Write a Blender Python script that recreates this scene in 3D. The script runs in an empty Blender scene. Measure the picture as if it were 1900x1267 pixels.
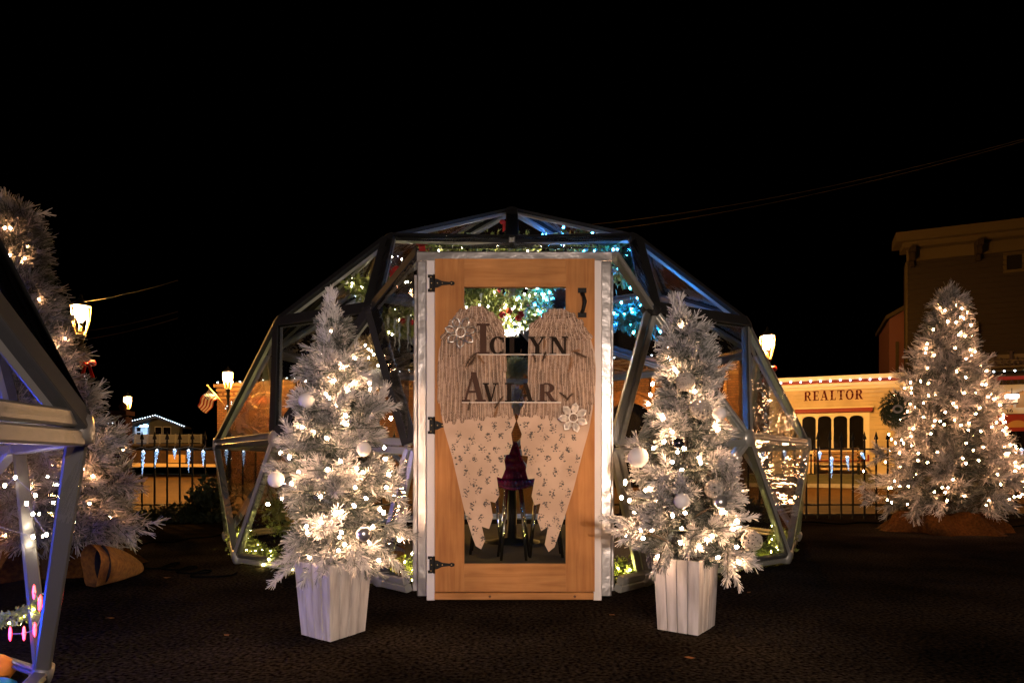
import bpy, math, random
import numpy as np
from mathutils import Vector, Matrix
R = math.radians
C = bpy.context.scene.collection
SC = bpy.context.scene

# ------------------------------------------------------------------ camera, world, light
ZC, F, HY = 0.77, 1267.0, 862.0          # eye height, focal length in photo pixels, horizon row
cam_d = bpy.data.cameras.new('camera'); cam = bpy.data.objects.new('camera', cam_d); C.objects.link(cam)
cam.location = (0, 0, ZC); cam.rotation_euler = (R(90), 0, 0)
cam_d.sensor_width = 36; cam_d.lens = 36 * F / 1900; cam_d.shift_y = (HY - 633.5) / 1900
cam_d.clip_start = 0.05; cam_d.clip_end = 600
SC.camera = cam
w = bpy.data.worlds.new('World'); SC.world = w; w.use_nodes = True
nt = w.node_tree; bg = nt.nodes['Background']
sky = nt.nodes.new('ShaderNodeTexSky'); sky.sky_type = 'NISHITA'; sky.sun_disc = False
sky.sun_elevation = R(-8); sky.sun_rotation = R(180)
nt.links.new(sky.outputs[0], bg.inputs[0]); bg.inputs[1].default_value = 0.002
SC.view_settings.view_transform = 'Standard'; SC.view_settings.look = 'None'
SC.view_settings.exposure = 0; SC.view_settings.gamma = 1
cy = SC.cycles
cy.use_denoising = True; cy.max_bounces = 8; cy.diffuse_bounces = 3; cy.glossy_bounces = 3
cy.transparent_max_bounces = 28; cy.sample_clamp_indirect = 3; cy.sample_clamp_direct = 0
cy.caustics_reflective = False; cy.caustics_refractive = False
# added point light behind the camera, no lamp modelled; lights the door from the front
ld = bpy.data.lights.new('front_fill_light', 'POINT'); ld.energy = 1080; ld.color = (1, .77, .61); ld.shadow_soft_size = .12
lo = bpy.data.objects.new('front_fill_light', ld); lo.location = (.45, -2.6, 1.25); C.objects.link(lo)

# ------------------------------------------------------------------ helpers
def W(px, py, d): return Vector(((px - 950) * d / F, d, ZC + (HY - py) * d / F))
def G(px, d): return Vector(((px - 950) * d / F, d, 0))
rnd = random.Random(7)

def mat(name, col=(.5,.5,.5), rough=.6, metal=0, emis=None, es=0, spec=None, bump=None, noise=None, trans=0, coat=0):
    m = bpy.data.materials.new(name); m.use_nodes = True
    n = m.node_tree; p = n.nodes['Principled BSDF']
    p.inputs['Base Color'].default_value = (*col, 1); p.inputs['Roughness'].default_value = rough
    p.inputs['Metallic'].default_value = metal
    if spec is not None: p.inputs['Specular IOR Level'].default_value = spec
    if coat: p.inputs['Coat Weight'].default_value = coat
    if emis: p.inputs['Emission Color'].default_value = (*emis, 1); p.inputs['Emission Strength'].default_value = es
    if noise or bump: tc = n.nodes.new('ShaderNodeTexCoord')
    if noise:   # (scale, colour2, lo, hi, (sx,sy,sz))
        mp = n.nodes.new('ShaderNodeMapping'); mp.inputs['Scale'].default_value = noise[4] if len(noise) > 4 else (1,1,1)
        t = n.nodes.new('ShaderNodeTexNoise'); t.inputs['Scale'].default_value = noise[0]; t.inputs['Detail'].default_value = 6
        r = n.nodes.new('ShaderNodeMapRange'); r.inputs[1].default_value = noise[2]; r.inputs[2].default_value = noise[3]
        x = n.nodes.new('ShaderNodeMix'); x.data_type = 'RGBA'; x.inputs[6].default_value = (*col, 1); x.inputs[7].default_value = (*noise[1], 1)
        n.links.new(tc.outputs['Object'], mp.inputs[0]); n.links.new(mp.outputs[0], t.inputs[0]); n.links.new(t.outputs[0], r.inputs[0])
        n.links.new(r.outputs[0], x.inputs[0]); n.links.new(x.outputs[2], p.inputs['Base Color'])
    if bump:    # (scale, strength, distance)
        t2 = n.nodes.new('ShaderNodeTexNoise'); t2.inputs['Scale'].default_value = bump[0]; t2.inputs['Detail'].default_value = 5
        b = n.nodes.new('ShaderNodeBump'); b.inputs['Strength'].default_value = bump[1]; b.inputs['Distance'].default_value = bump[2]
        n.links.new(tc.outputs['Object'], t2.inputs[0]); n.links.new(t2.outputs[0], b.inputs['Height']); n.links.new(b.outputs[0], p.inputs['Normal'])
    return m

def film(name, tint=(.93,.95,.95), gl=1.0, rough=.04, haze=.02, bump=(2.2, .35, .05), stretch=(1,1,1)):
    """clear sheet: mostly see-through, mirror-like at grazing angles, a little milky, wrinkled"""
    m = bpy.data.materials.new(name); m.use_nodes = True; n = m.node_tree; n.nodes.clear()
    out = n.nodes.new('ShaderNodeOutputMaterial')
    tr = n.nodes.new('ShaderNodeBsdfTransparent'); tr.inputs[0].default_value = (*tint, 1)
    g = n.nodes.new('ShaderNodeBsdfGlossy'); g.inputs['Roughness'].default_value = rough
    df = n.nodes.new('ShaderNodeBsdfDiffuse'); df.inputs[0].default_value = (.6,.62,.62,1)
    fr = n.nodes.new('ShaderNodeFresnel'); fr.inputs[0].default_value = 1.45
    mu = n.nodes.new('ShaderNodeMath'); mu.operation = 'MULTIPLY'; mu.inputs[1].default_value = gl; mu.use_clamp = True
    m1 = n.nodes.new('ShaderNodeMixShader'); m2 = n.nodes.new('ShaderNodeMixShader'); m1.inputs[0].default_value = haze
    n.links.new(tr.outputs[0], m1.inputs[1]); n.links.new(df.outputs[0], m1.inputs[2])
    n.links.new(m1.outputs[0], m2.inputs[1]); n.links.new(g.outputs[0], m2.inputs[2])
    n.links.new(fr.outputs[0], mu.inputs[0]); n.links.new(mu.outputs[0], m2.inputs[0]); n.links.new(m2.outputs[0], out.inputs[0])
    if bump:
        tc = n.nodes.new('ShaderNodeTexCoord'); mp = n.nodes.new('ShaderNodeMapping'); mp.inputs['Scale'].default_value = stretch
        t = n.nodes.new('ShaderNodeTexNoise'); t.inputs['Scale'].default_value = bump[0]; t.inputs['Detail'].default_value = 3; t.inputs['Distortion'].default_value = .6
        b = n.nodes.new('ShaderNodeBump'); b.inputs['Strength'].default_value = bump[1]; b.inputs['Distance'].default_value = bump[2]
        n.links.new(tc.outputs['Object'], mp.inputs[0]); n.links.new(mp.outputs[0], t.inputs[0])
        n.links.new(t.outputs[0], b.inputs['Height']); n.links.new(b.outputs[0], g.inputs['Normal'])
    return m

class MB:
    def __init__(s): s.v = []; s.f = []; s.m = []; s.sm = []
    def add(s, vs, fs, mi=0, smooth=False):
        o = len(s.v); s.v += [tuple(v) for v in vs]
        for f in fs: s.f.append(tuple(i + o for i in f)); s.m.append(mi); s.sm.append(smooth)
        return s
    def box(s, c, size, rot=None, mi=0):
        x, y, z = [k / 2 for k in size]
        vs = [Vector((a, b, e)) for a in (-x, x) for b in (-y, y) for e in (-z, z)]
        if rot is not None: vs = [rot @ v for v in vs]
        c = Vector(c)
        return s.add([v + c for v in vs], [(0,1,3,2),(4,6,7,5),(0,4,5,1),(2,3,7,6),(0,2,6,4),(1,5,7,3)], mi)
    def b2(s, a, b, mi=0):
        a, b = Vector(a), Vector(b); return s.box((a + b) / 2, [abs(k) for k in (b - a)], None, mi)
    def bar(s, p, q, wd, dp, up=(0,0,1), mi=0, bev=0):
        p, q = Vector(p), Vector(q); d = (q - p); L = d.length
        if L < 1e-6: return s
        d.normalize(); n = Vector(up); n = n - d * n.dot(d)
        if n.length < 1e-4: n = d.orthogonal()
        n.normalize(); t = d.cross(n)
        if bev:
            e = bev; prof = [(-wd/2+e, dp/2),(wd/2-e, dp/2),(wd/2, dp/2-e),(wd/2, -dp/2+e),(wd/2-e, -dp/2),(-wd/2+e, -dp/2),(-wd/2, -dp/2+e),(-wd/2, dp/2-e)]
        else: prof = [(-wd/2, dp/2),(wd/2, dp/2),(wd/2, -dp/2),(-wd/2, -dp/2)]
        k = len(prof); vs = [c + t * a + n * b for c in (p, q) for a, b in prof]
        fs = [(i, (i+1) % k, k + (i+1) % k, k + i) for i in range(k)] + [tuple(range(k))[::-1], tuple(range(k, 2*k))]
        return s.add(vs, fs, mi)
    def tube(s, pts, r, n=6, mi=0, caps=True):
        pts = [Vector(p) for p in pts]; N = len(pts)
        rs = r if isinstance(r, (list, tuple)) else [r] * N
        ref = None; vs = []
        for i, p in enumerate(pts):
            d = (pts[min(i+1, N-1)] - pts[max(i-1, 0)])
            if d.length < 1e-9: d = Vector((0,0,1))
            d.normalize()
            if ref is None: ref = d.orthogonal().normalized()
            ref = ref - d * ref.dot(d)
            if ref.length < 1e-5: ref = d.orthogonal()
            ref.normalize(); t = d.cross(ref)
            for k in range(n):
                a = 2 * math.pi * k / n; vs.append(p + (ref * math.cos(a) + t * math.sin(a)) * rs[i])
        fs = [(i*n + k, i*n + (k+1) % n, (i+1)*n + (k+1) % n, (i+1)*n + k) for i in range(N-1) for k in range(n)]
        if caps: fs += [tuple(range(n))[::-1], tuple(range((N-1)*n, N*n))]
        return s.add(vs, fs, mi, n > 5)
    def lathe(s, prof, c=(0,0,0), n=16, mi=0, sx=1, sy=1, smooth=True, a0=0):
        c = Vector(c); vs = []
        for r, z in prof:
            for k in range(n):
                a = a0 + 2*math.pi*k/n; vs.append(c + Vector((r*math.cos(a)*sx, r*math.sin(a)*sy, z)))
        m = len(prof)
        fs = [(i*n + k, i*n + (k+1) % n, (i+1)*n + (k+1) % n, (i+1)*n + k) for i in range(m-1) for k in range(n)]
        return s.add(vs, fs, mi, smooth)
    def ball(s, c, r, n=10, m=7, mi=0, sz=1, sx=1, sy=1):
        return s.lathe([(r*math.sin(math.pi*i/m) + 1e-5, -r*sz*math.cos(math.pi*i/m)) for i in range(m+1)], c, n, mi, sx, sy)
    def prism(s, poly, T, y0, y1, mi=0):
        """poly in (u, v); T maps (u, y, v) to a point; extruded from y0 (front) to y1"""
        k = len(poly); vs = [T(u, y0, v) for u, v in poly] + [T(u, y1, v) for u, v in poly]
        fs = [tuple(range(k)), tuple(range(k, 2*k))[::-1]] + [((i+1) % k, i, k + i, k + (i+1) % k) for i in range(k)]
        return s.add(vs, fs, mi)
    def build(s, name, mats, parent=None, loc=None):
        me = bpy.data.meshes.new(name); me.from_pydata(s.v, [], s.f)
        for m in (mats if isinstance(mats, (list, tuple)) else [mats]): me.materials.append(m)
        me.polygons.foreach_set('material_index', s.m); me.polygons.foreach_set('use_smooth', s.sm); me.update()
        o = bpy.data.objects.new(name, me); C.objects.link(o)
        if parent: o.parent = parent
        if loc is not None: o.location = loc
        return o

def tag(o, label=None, cat=None, group=None, kind=None):
    if label: o['label'] = label
    if cat: o['category'] = cat
    if group: o['group'] = group
    if kind: o['kind'] = kind
    return o
def thing(name, label, cat, group=None, loc=(0,0,0), rz=0):
    o = bpy.data.objects.new(name, None); C.objects.link(o); o.empty_display_size = .1
    o.location = loc; o.rotation_euler = (0, 0, rz)
    return tag(o, label, cat, group)
def put(name, mesh, parent, loc, rot=(0,0,0), scale=(1,1,1)):
    o = bpy.data.objects.new(name, mesh); C.objects.link(o); o.parent = parent; o.location = loc; o.rotation_euler = rot; o.scale = scale
    return o
def mesh_of(mb, name, mats):
    o = mb.build(name, mats); me = o.data; bpy.data.objects.remove(o); return me

# ------------------------------------------------------------------ materials
m_alu = mat('wrapped_aluminium', (.42,.43,.42), .36, .55, bump=(9, .25, .01))
m_alu2 = mat('wrapped_aluminium_jamb', (.46,.45,.46), .28, .8, bump=(7, .5, .02))
m_strut_shade = mat('strut_shade_black', (.006,.006,.007), .75)  # black for the unlit upper struts and hubs, shade put into the colour
m_film = film('clear_vinyl', tint=(.97,.98,.97), gl=.72, haze=.010, bump=(1.6,.34,.05), stretch=(1,1,2.5))
m_film_w = film('wrinkled_vinyl', tint=(.97,.98,.97), gl=.7, haze=.015, bump=(1.2, .34, .06), stretch=(.5,.5,4))
m_film_n = film('near_vinyl', tint=(.97,.98,.97), gl=.14, haze=.001, bump=(1.6,.2,.03))
m_canopy = film('milky_vinyl', tint=(.55,.55,.54), gl=1.0, haze=.22, rough=.15)
m_glass = film('door_glass', gl=.8, haze=.0, rough=.01, bump=None)
m_white = mat('white_paint', (.56,.54,.56), .55, bump=(60, .1, .002))
m_black = mat('black_iron', (.006,.006,.0065), .6, .0, spec=.2, bump=(80, .2, .002))
m_screw = mat('brass_screw', (.5,.36,.15), .35, .8)
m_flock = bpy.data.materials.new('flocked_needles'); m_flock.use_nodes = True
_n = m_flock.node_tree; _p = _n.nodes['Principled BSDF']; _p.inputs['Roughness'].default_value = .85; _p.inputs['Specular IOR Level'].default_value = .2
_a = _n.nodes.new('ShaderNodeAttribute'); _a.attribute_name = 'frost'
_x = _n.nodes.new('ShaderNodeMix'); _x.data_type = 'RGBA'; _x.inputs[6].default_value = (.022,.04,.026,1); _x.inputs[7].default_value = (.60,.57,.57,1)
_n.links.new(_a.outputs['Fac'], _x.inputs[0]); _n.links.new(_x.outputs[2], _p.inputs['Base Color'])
m_bark = mat('dark_bark', (.06,.045,.03), .9)
m_wire = mat('green_wire', (.02,.03,.02), .6)
m_wwire = mat('pale_wire', (.3,.28,.25), .6)
def bulbmat(name, col, s): return mat(name, (.8,.8,.8), .4, emis=col, es=s)
m_warm = bulbmat('warm_bulb', (1, .57, .30), 290)
m_warm_far = bulbmat('warm_bulb_far', (1, .47, .21), 165)
m_warm_in = bulbmat('warm_bulb_inside', (1, .80, .55), 130)
m_cool = bulbmat('cool_bulb', (.70,.84,1), 12)
m_blue = bulbmat('blue_bulb', (.02,.26,1), 340)
m_cyan = bulbmat('cyan_bulb', (.06,.60,1), 110)
m_lime = bulbmat('fairy_bulb', (1,.82,.22), 420)
m_red_l = bulbmat('red_bulb', (1,.0006,.0012), 9)
m_sodium = bulbmat('sodium_globe', (1,.47,.11), 6000)
m_gold = mat('gold_plume', (.35,.25,.12), .6, bump=None)
m_leaf = mat('garland_leaf', (.13,.17,.035), .5, noise=(14, (.24,.27,.06), .35, .65))
m_dleaf = mat('dark_leaf', (.035,.05,.02), .7)
m_silver = mat('silver_bauble', (.62,.6,.6), .28, .9)
m_pearl = mat('white_bauble', (.58,.55,.55), .5)
m_gun = mat('dark_bauble', (.1,.1,.11), .15, .9)
m_twig = mat('whitened_twig', (.30,.27,.24), .8)
m_burlap = mat('burlap', (.075,.030,.007), .95, spec=.05, noise=(40, (.035,.014,.004), .35, .65), bump=(160, .6, .004))
m_redb = mat('red_ribbon', (.45,.01,.01), .45)

# ------------------------------------------------------------------ ground, road
def ground_mat():
    m = mat('asphalt', (.022,.019,.017), .9); n = m.node_tree; p = n.nodes['Principled BSDF']
    tc = n.nodes.new('ShaderNodeTexCoord')
    a = n.nodes.new('ShaderNodeTexNoise'); a.inputs['Scale'].default_value = 55; a.inputs['Detail'].default_value = 8
    c = n.nodes.new('ShaderNodeTexVoronoi'); c.inputs['Scale'].default_value = 90
    b = n.nodes.new('ShaderNodeTexNoise'); b.inputs['Scale'].default_value = 1.3; b.inputs['Detail'].default_value = 5
    r = n.nodes.new('ShaderNodeValToRGB'); r.color_ramp.elements[0].position = .38; r.color_ramp.elements[0].color = (.0018,.0016,.0014,1)
    r.color_ramp.elements[1].position = .72; r.color_ramp.elements[1].color = (.024,.019,.0155,1)
    x = n.nodes.new('ShaderNodeMix'); x.data_type = 'RGBA'; x.blend_type = 'MULTIPLY'; x.inputs[0].default_value = .8
    r2 = n.nodes.new('ShaderNodeMapRange'); r2.inputs[1].default_value = .3; r2.inputs[2].default_value = .7; r2.inputs[3].default_value = .45; r2.inputs[4].default_value = 2.4
    bp = n.nodes.new('ShaderNodeBump'); bp.inputs['Strength'].default_value = .35; bp.inputs['Distance'].default_value = .003
    for t in (a, b, c): n.links.new(tc.outputs['Object'], t.inputs[0])
    n.links.new(a.outputs[0], r.inputs[0]); n.links.new(b.outputs[0], r2.inputs[0])
    n.links.new(r.outputs[0], x.inputs[6]); n.links.new(r2.outputs[0], x.inputs[7]); n.links.new(x.outputs[2], p.inputs['Base Color'])
    n.links.new(c.outputs['Distance'], bp.inputs['Height']); n.links.new(bp.outputs[0], p.inputs['Normal'])
    p.inputs['Specular IOR Level'].default_value = .0
    return m
m_asph = ground_mat()
m_road = mat('road_asphalt', (.045,.024,.008), .95, spec=.05, noise=(3, (.065,.036,.012), .35, .65), bump=(70, .4, .004))
m_walk = mat('pale_concrete', (.28,.26,.23), .9, noise=(4, (.2,.185,.16), .35, .65), bump=(40, .3, .004))
m_dirt = mat('dry_lawn', (.10,.085,.04), .95, noise=(6, (.055,.06,.025), .35, .65), bump=(30, .8, .02))
g = MB(); g.add([(-300,-60,0),(300,-60,0),(300,400,0),(-300,400,0)], [(0,1,2,3)]); tag(g.build('ground', m_asph), kind='structure')
# road runs parallel to the shop fronts
ANG = math.atan2(-1.7, 4.05); U = Vector((math.cos(ANG), math.sin(ANG), 0)); V = Vector((-math.sin(ANG), math.cos(ANG), 0))
def strip(name, o1, o2, z1, z2, m, u0=-90, u1=60, thick=0):
    b = MB(); P = [Vector((10.0, 26.5, 0)) + U*u + V*v + Vector((0,0,z)) for u, v, z in ((u0,o1,z1),(u1,o1,z1),(u1,o2,z2),(u0,o2,z2))]
    b.add(P, [(0,1,2,3)])
    if thick: b.add([P[0], P[1], P[1]-Vector((0,0,thick)), P[0]-Vector((0,0,thick))], [(1,0,3,2)])
    return tag(b.build(name, m), kind='structure')
strip('kerb', -3.2, -3.0, .13, .13, m_walk, u0=-2, thick=.13)
strip('bank', -3.0, -1.4, .131, .42, m_dirt, u0=-2)
strip('pavement', -1.4, 0.3, .42, .43, m_walk, u0=-2)
r = MB(); r.add([(-70,10.6,.004),(60,10.6,.004),(60,120,.004),(-70,120,.004)], [(0,1,2,3)]); tag(r.build('road', m_road), kind='structure')
for px0, w_ in ((250, .1),):
    l = MB(); a, b = G(238, 70), G(420, 46); l.bar(a + Vector((0,0,.008)), b + Vector((0,0,.008)), .25, .004); tag(l.build('road_marking', mat('road_paint', (.6,.55,.4), .7)), kind='structure')

# ------------------------------------------------------------------ serif lettering
def arc(cx, cy_, rx, ry, a0, a1, th_h, th_v, n=14):
    """ring segment polygons; stroke th_h at the sides, th_v at top and bottom"""
    out = []
    for i in range(n):
        p = []
        for a, o in ((a0+(a1-a0)*i/n, 1), (a0+(a1-a0)*(i+1)/n, 1), (a0+(a1-a0)*(i+1)/n, 0), (a0+(a1-a0)*i/n, 0)):
            c, s_ = math.cos(R(a)), math.sin(R(a))
            p.append((cx + (rx if o else rx - th_h)*c, cy_ + (ry if o else ry - th_v)*s_))
        out.append(p)
    return out
def rc(a, b, c, d): return [(a,b),(c,b),(c,d),(a,d)]
def st(x0, y0, x1, y1, w): return [(x0-w/2,y0),(x0+w/2,y0),(x1+w/2,y1),(x1-w/2,y1)]
SF = lambda x0, x1, top: rc(x0, 0, x1, .065) if not top else rc(x0, .935, x1, 1)
GL = {
 'I': (.46, [rc(.13,.06,.33,.94), SF(.02,.44,0), SF(.02,.44,1)]),
 'L': (.70, [rc(.13,.06,.33,.94), SF(.02,.44,1), rc(.02,0,.64,.08), st(.61,.07,.64,.28,.06)]),
 'C': (.76, arc(.40,.5,.38,.52,48,312,.2,.08,20) + [rc(.62,.68,.69,.97), rc(.62,.05,.67,.28)]),
 'O': (.84, arc(.42,.5,.41,.52,0,360,.2,.08,26)),
 'Y': (.82, [st(.42,.42,.16,.94,.2), st(.42,.42,.68,.94,.09), rc(.32,.06,.52,.46), SF(.2,.64,0), SF(.0,.33,1), SF(.55,.82,1)]),
 'N': (.88, [st(.16,.06,.16,.94,.08), [(.12,.94),(.34,.94),(.76,0),(.60,0)], st(.72,.0,.72,.94,.08), SF(.02,.32,0), SF(.58,.86,1), SF(.02,.3,1)]),
 'A': (.90, [st(.15,.06,.42,1.0,.08), st(.68,.06,.43,1.0,.2), rc(.26,.3,.6,.37), SF(.01,.31,0), SF(.5,.88,0)]),
 'V': (.88, [st(.43,.0,.17,.94,.2), st(.45,.0,.70,.94,.08), SF(.0,.35,1), SF(.56,.86,1)]),
 'R': (.86, [rc(.13,.06,.33,.94), SF(.02,.44,0), rc(.3,.93,.46,1), rc(.3,.46,.46,.53)] + arc(.44,.73,.32,.27,-90,90,.2,.07,12) + [st(.72,.0,.46,.5,.19), SF(.66,.86,0)]),
 'E': (.72, [rc(.13,.06,.33,.94), rc(.02,0,.66,.075), rc(.02,.925,.64,1), rc(.3,.47,.5,.54), rc(.48,.37,.53,.64), rc(.6,.06,.66,.29), rc(.58,.72,.64,.95)]),
 'T': (.76, [rc(.28,.06,.48,.94), SF(.18,.58,0), rc(.02,.925,.74,1), rc(.02,.7,.07,.95), rc(.69,.7,.74,.95)]),
 'S': (.62, arc(.31,.735,.27,.265,30,270,.17,.08,12) + arc(.31,.265,.27,.285,-150,90,.17,.08,12)),
 'H': (.9, [rc(.12,.06,.3,.94), rc(.58,.06,.76,.94), rc(.28,.46,.6,.54), SF(.02,.4,0), SF(.48,.86,0), SF(.02,.4,1), SF(.48,.86,1)]),
 'B': (.78, [rc(.13,.04,.33,.96), rc(.02,0,.44,.07), rc(.02,.93,.44,1), rc(.3,.48,.44,.55)] + arc(.42,.755,.28,.245,-90,90,.19,.07,10) + arc(.42,.265,.32,.265,-90,90,.2,.07,10)),
 '1': (.5, [rc(.2,.05,.36,.98), rc(.08,0,.48,.06), st(.12,.78,.26,.98,.08)]),
 '6': (.64, arc(.32,.32,.29,.33,0,360,.15,.07,18) + [st(.13,.3,.2,.62,.16), st(.2,.6,.45,.99,.12)]),
 '.': (.26, [rc(.06,0,.22,.15)]), ' ': (.4, []),
}
def word(mb, txt, T, x, z, h, y0, y1, gap=.06, sx=1, mi=0):
    e = 0
    for ch in txt:
        wd, ps = GL[ch]
        for p in ps:
            e += 1; dy = (e % 9) * .0006 * (1 if y1 > y0 else -1)
            mb.prism([(x + u*h*sx, z + v*h) for u, v in p], T, y0 + dy, y1, mi)
        x += (wd + gap) * h * sx
    return x

# ------------------------------------------------------------------ street frontage
class Fac:
    """a vertical plane through P0 along the street; px() turns a photo point on it into (u, z)"""
    def __init__(s, P0, ang=ANG): s.P = Vector(P0); s.a = ang; s.u = Vector((math.cos(ang), math.sin(ang), 0)); s.n = Vector((-math.sin(ang), math.cos(ang), 0))
    def px(s, x, y):
        d = Vector(((x-950)/F, 1, (HY-y)/F)); t = s.P.dot(s.n) / d.dot(s.n); q = d * t
        return ((q - s.P).dot(s.u), ZC + q.z)
    def T(s, root_z=0): return lambda u, y, z: Vector((u, y, z))
m_cream = mat('cream_siding', (.66,.53,.32), .7, noise=(2, (.57,.45,.26), .4, .6))
m_trim = mat('cream_trim', (.80,.71,.52), .6)
m_redt = mat('red_trim', (.25,.018,.012), .6)
m_dkwin = mat('dark_window', (.008,.007,.007), .08, spec=.5)
m_brown = mat('brown_siding', (.022,.016,.011), .9, spec=.1)
m_brown_t = mat('brown_trim', (.045,.032,.014), .8, spec=.1)
def brick_mat(name, c1, c2, mortar):
    m = mat(name, c1, .9); n = m.node_tree; p = n.nodes['Principled BSDF']
    tc = n.nodes.new('ShaderNodeTexCoord'); sp = n.nodes.new('ShaderNodeSeparateXYZ'); cb = n.nodes.new('ShaderNodeCombineXYZ')
    b = n.nodes.new('ShaderNodeTexBrick'); b.inputs['Scale'].default_value = 1; b.inputs['Brick Width'].default_value = .24; b.inputs['Row Height'].default_value = .08
    b.inputs['Mortar Size'].default_value = .012; b.inputs['Color1'].default_value = (*c1,1); b.inputs['Color2'].default_value = (*c2,1); b.inputs['Mortar'].default_value = (*mortar,1)
    n.links.new(tc.outputs['Object'], sp.inputs[0]); n.links.new(sp.outputs[0], cb.inputs[0]); n.links.new(sp.outputs[2], cb.inputs[1])
    n.links.new(cb.outputs[0], b.inputs[0]); n.links.new(b.outputs[0], p.inputs['Base Color'])
    bp = n.nodes.new('ShaderNodeBump'); bp.inputs['Strength'].default_value = .6; bp.inputs['Distance'].default_value = .01; bp.invert = True
    n.links.new(b.outputs['Fac'], bp.inputs['Height']); n.links.new(bp.outputs[0], p.inputs['Normal'])
    return m
m_brick = brick_mat('red_brick', (.13,.052,.018), (.07,.027,.009), (.03,.015,.007))

def siding(u0, u1, z0, z1, holes=(), step=.15, y=0):
    b = MB(); z = z0
    while z < z1 - .01:
        zt = min(z + step, z1); segs = [(u0, u1)]
        for (a, c, e, f) in holes:
            if zt > e + .01 and z < f - .01:
                ns = []
                for p, q in segs:
                    if c <= p or a >= q: ns.append((p, q)); continue
                    if a > p: ns.append((p, a))
                    if c < q: ns.append((c, q))
                segs = ns
        for p, q in segs:
            b.add([(p, y-.07, z), (q, y-.07, z), (q, y-.006, zt), (p, y-.006, zt), (p, y+.05, z), (q, y+.05, z), (q, y+.05, zt), (p, y+.05, zt)],
                  [(0,1,2,3),(0,4,5,1),(0,3,7,4),(1,5,6,2)])
        z = zt
    return b
def bulbs_on(root, pts, me, wire=None, m_w=None, jit=0, sc=1):
    for p in pts: put('bulb', me, root, p, (rnd.uniform(0,3), rnd.uniform(0,3), 0), (sc,)*3)
    if wire: wb = MB(); wb.tube(wire, .006, 4); wb.build('wire', m_w or m_wire, root)
def bulb_mesh(name, r, m, sz=1.5):
    b = MB(); b.ball((0,0,0), r, 6, 4, sz=sz); return mesh_of(b, name, m)

FR = Fac((10.0, 26.5, 0))
root = thing('office_building', 'low cream clapboard office with a red REALTOR sign and a four pane arched window', 'building', loc=FR.P, rz=ANG)
uL, _ = FR.px(1428, 700); uR, _ = FR.px(1682, 700); zT = 4.08; zB = .42
w0u, w0z = FR.px(1487, 836); w1u, w1z = FR.px(1604, 769)
b = siding(uL, uR, zB, 3.62, [(w0u, w1u, w0z, w1z)]); b.b2((uL, .06, zB), (w0u-.01, .3, 3.6)); b.b2((w1u+.01, .06, zB), (uR, .3, 3.6)); b.b2((w0u-.01,.06,w1z), (w1u+.01,.3,3.6)); b.b2((w0u-.01,.06,zB), (w1u+.01,.3,w0z)); b.b2((uL, .31, zB), (uR, 6, 3.6))
b.build('wall', m_cream, root)
b = MB(); b.b2((uL-.12,-.1,3.70),(uR+.02,.2,3.82)); b.b2((uL-.2,-.22,3.93),(uR+.02,6,4.08)); b.b2((uL-.15,-.08,3.58),(uR+.01,.03,3.635)); b.b2((uL-.1,-.02,3.636),(uR,.02,3.699)); b.b2((uL-.04,-.06,zB),(uL+.22,.02,3.575)); b.build('trim', m_trim, root)
b = MB(); b.b2((uL-.17,-.16,3.822),(uR+.02,.2,3.928)); b.build('cornice_band', m_redt, root)
wn = MB(); T0 = lambda u, y, z: Vector((u, y, z))
nw = 4; pw = (w1u - w0u) / nw
fr = MB(); fr.b2((w0u-.16,-.07,w0z-.1),(w1u+.16,.05,w0z)); fr.b2((w0u-.16,-.068,w0z),(w0u+.03,.05,w1z+.1)); fr.b2((w1u-.03,-.068,w0z),(w1u+.16,.05,w1z+.1)); fr.b2((w0u+.031,-.066,w1z+.0),(w1u-.031,.05,w1z+.1))
for k in range(1, nw): fr.b2((w0u+pw*k-.035,-.06,w0z),(w0u+pw*k+.035,.05,w1z))
for k in range(nw):      # arched heads
    a, c = w0u+pw*k+.035, w0u+pw*(k+1)-.035; cx = (a+c)/2; hw = (c-a)/2
    for q in range(10):
        x0, x1 = a + (c-a)*q/10, a + (c-a)*(q+1)/10
        z0, z1 = [w1z-.14+.12*math.sqrt(max(0, 1-((x-cx)/hw)**2)) for x in (x0, x1)]
        fr.prism([(x0, z0), (x1, z1), (x1, w1z+.001), (x0, w1z+.001)], T0, -.05, .04)
wf = fr.build('window', m_trim, root)
wn.b2((w0u, .1, w0z), (w1u, .12, w1z)); wn.build('pane', m_dkwin, wf)
b = MB(); b.b2((w0u-.22,-.2,w1z+.102),(w1u+.25,.0,w1z+.25)); b.build('window_hood', m_redt, root)
b = MB(); b.b2((w0u-.26,-.24,w1z+.252),(w1u+.29,.0,w1z+.29)); b.build('hood_cap', m_trim, root); b = MB(); b.b2((w0u-.16,-.05,.75),(w1u+.16,.0,w0z-.1)); b.build('apron', m_trim, root)
b = MB(); b.b2((w0u-.1,-.065,.95),(w1u+.1,-.052,w0z-.18)); b.build('panel', m_cream, root)
b = MB()
for s0, s1 in ((0,.04),(1,-.04)):
    x = (w0u-.12, w1u+.12)[s0]; b.b2((x-.03,-.075,.9),(x+.03,-.067,w0z-.16))
b.b2((w0u-.12,-.074,.9),(w1u+.12,-.067,.95)); b.build('panel_border', m_redt, root)
sg = MB(); su, sz0 = FR.px(1491, 744); su1, _ = FR.px(1603, 742)
_w = sum(GL[c][0]+.1 for c in 'REALTOR'); hh = .36; word(sg, 'REALTOR', T0, su, sz0, hh, -.07, -.03, .1, (su1-su)/(_w*hh)); sg.build('lettering', mat('sign_red', (.09,.008,.005), .7, spec=.1), root)
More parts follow.
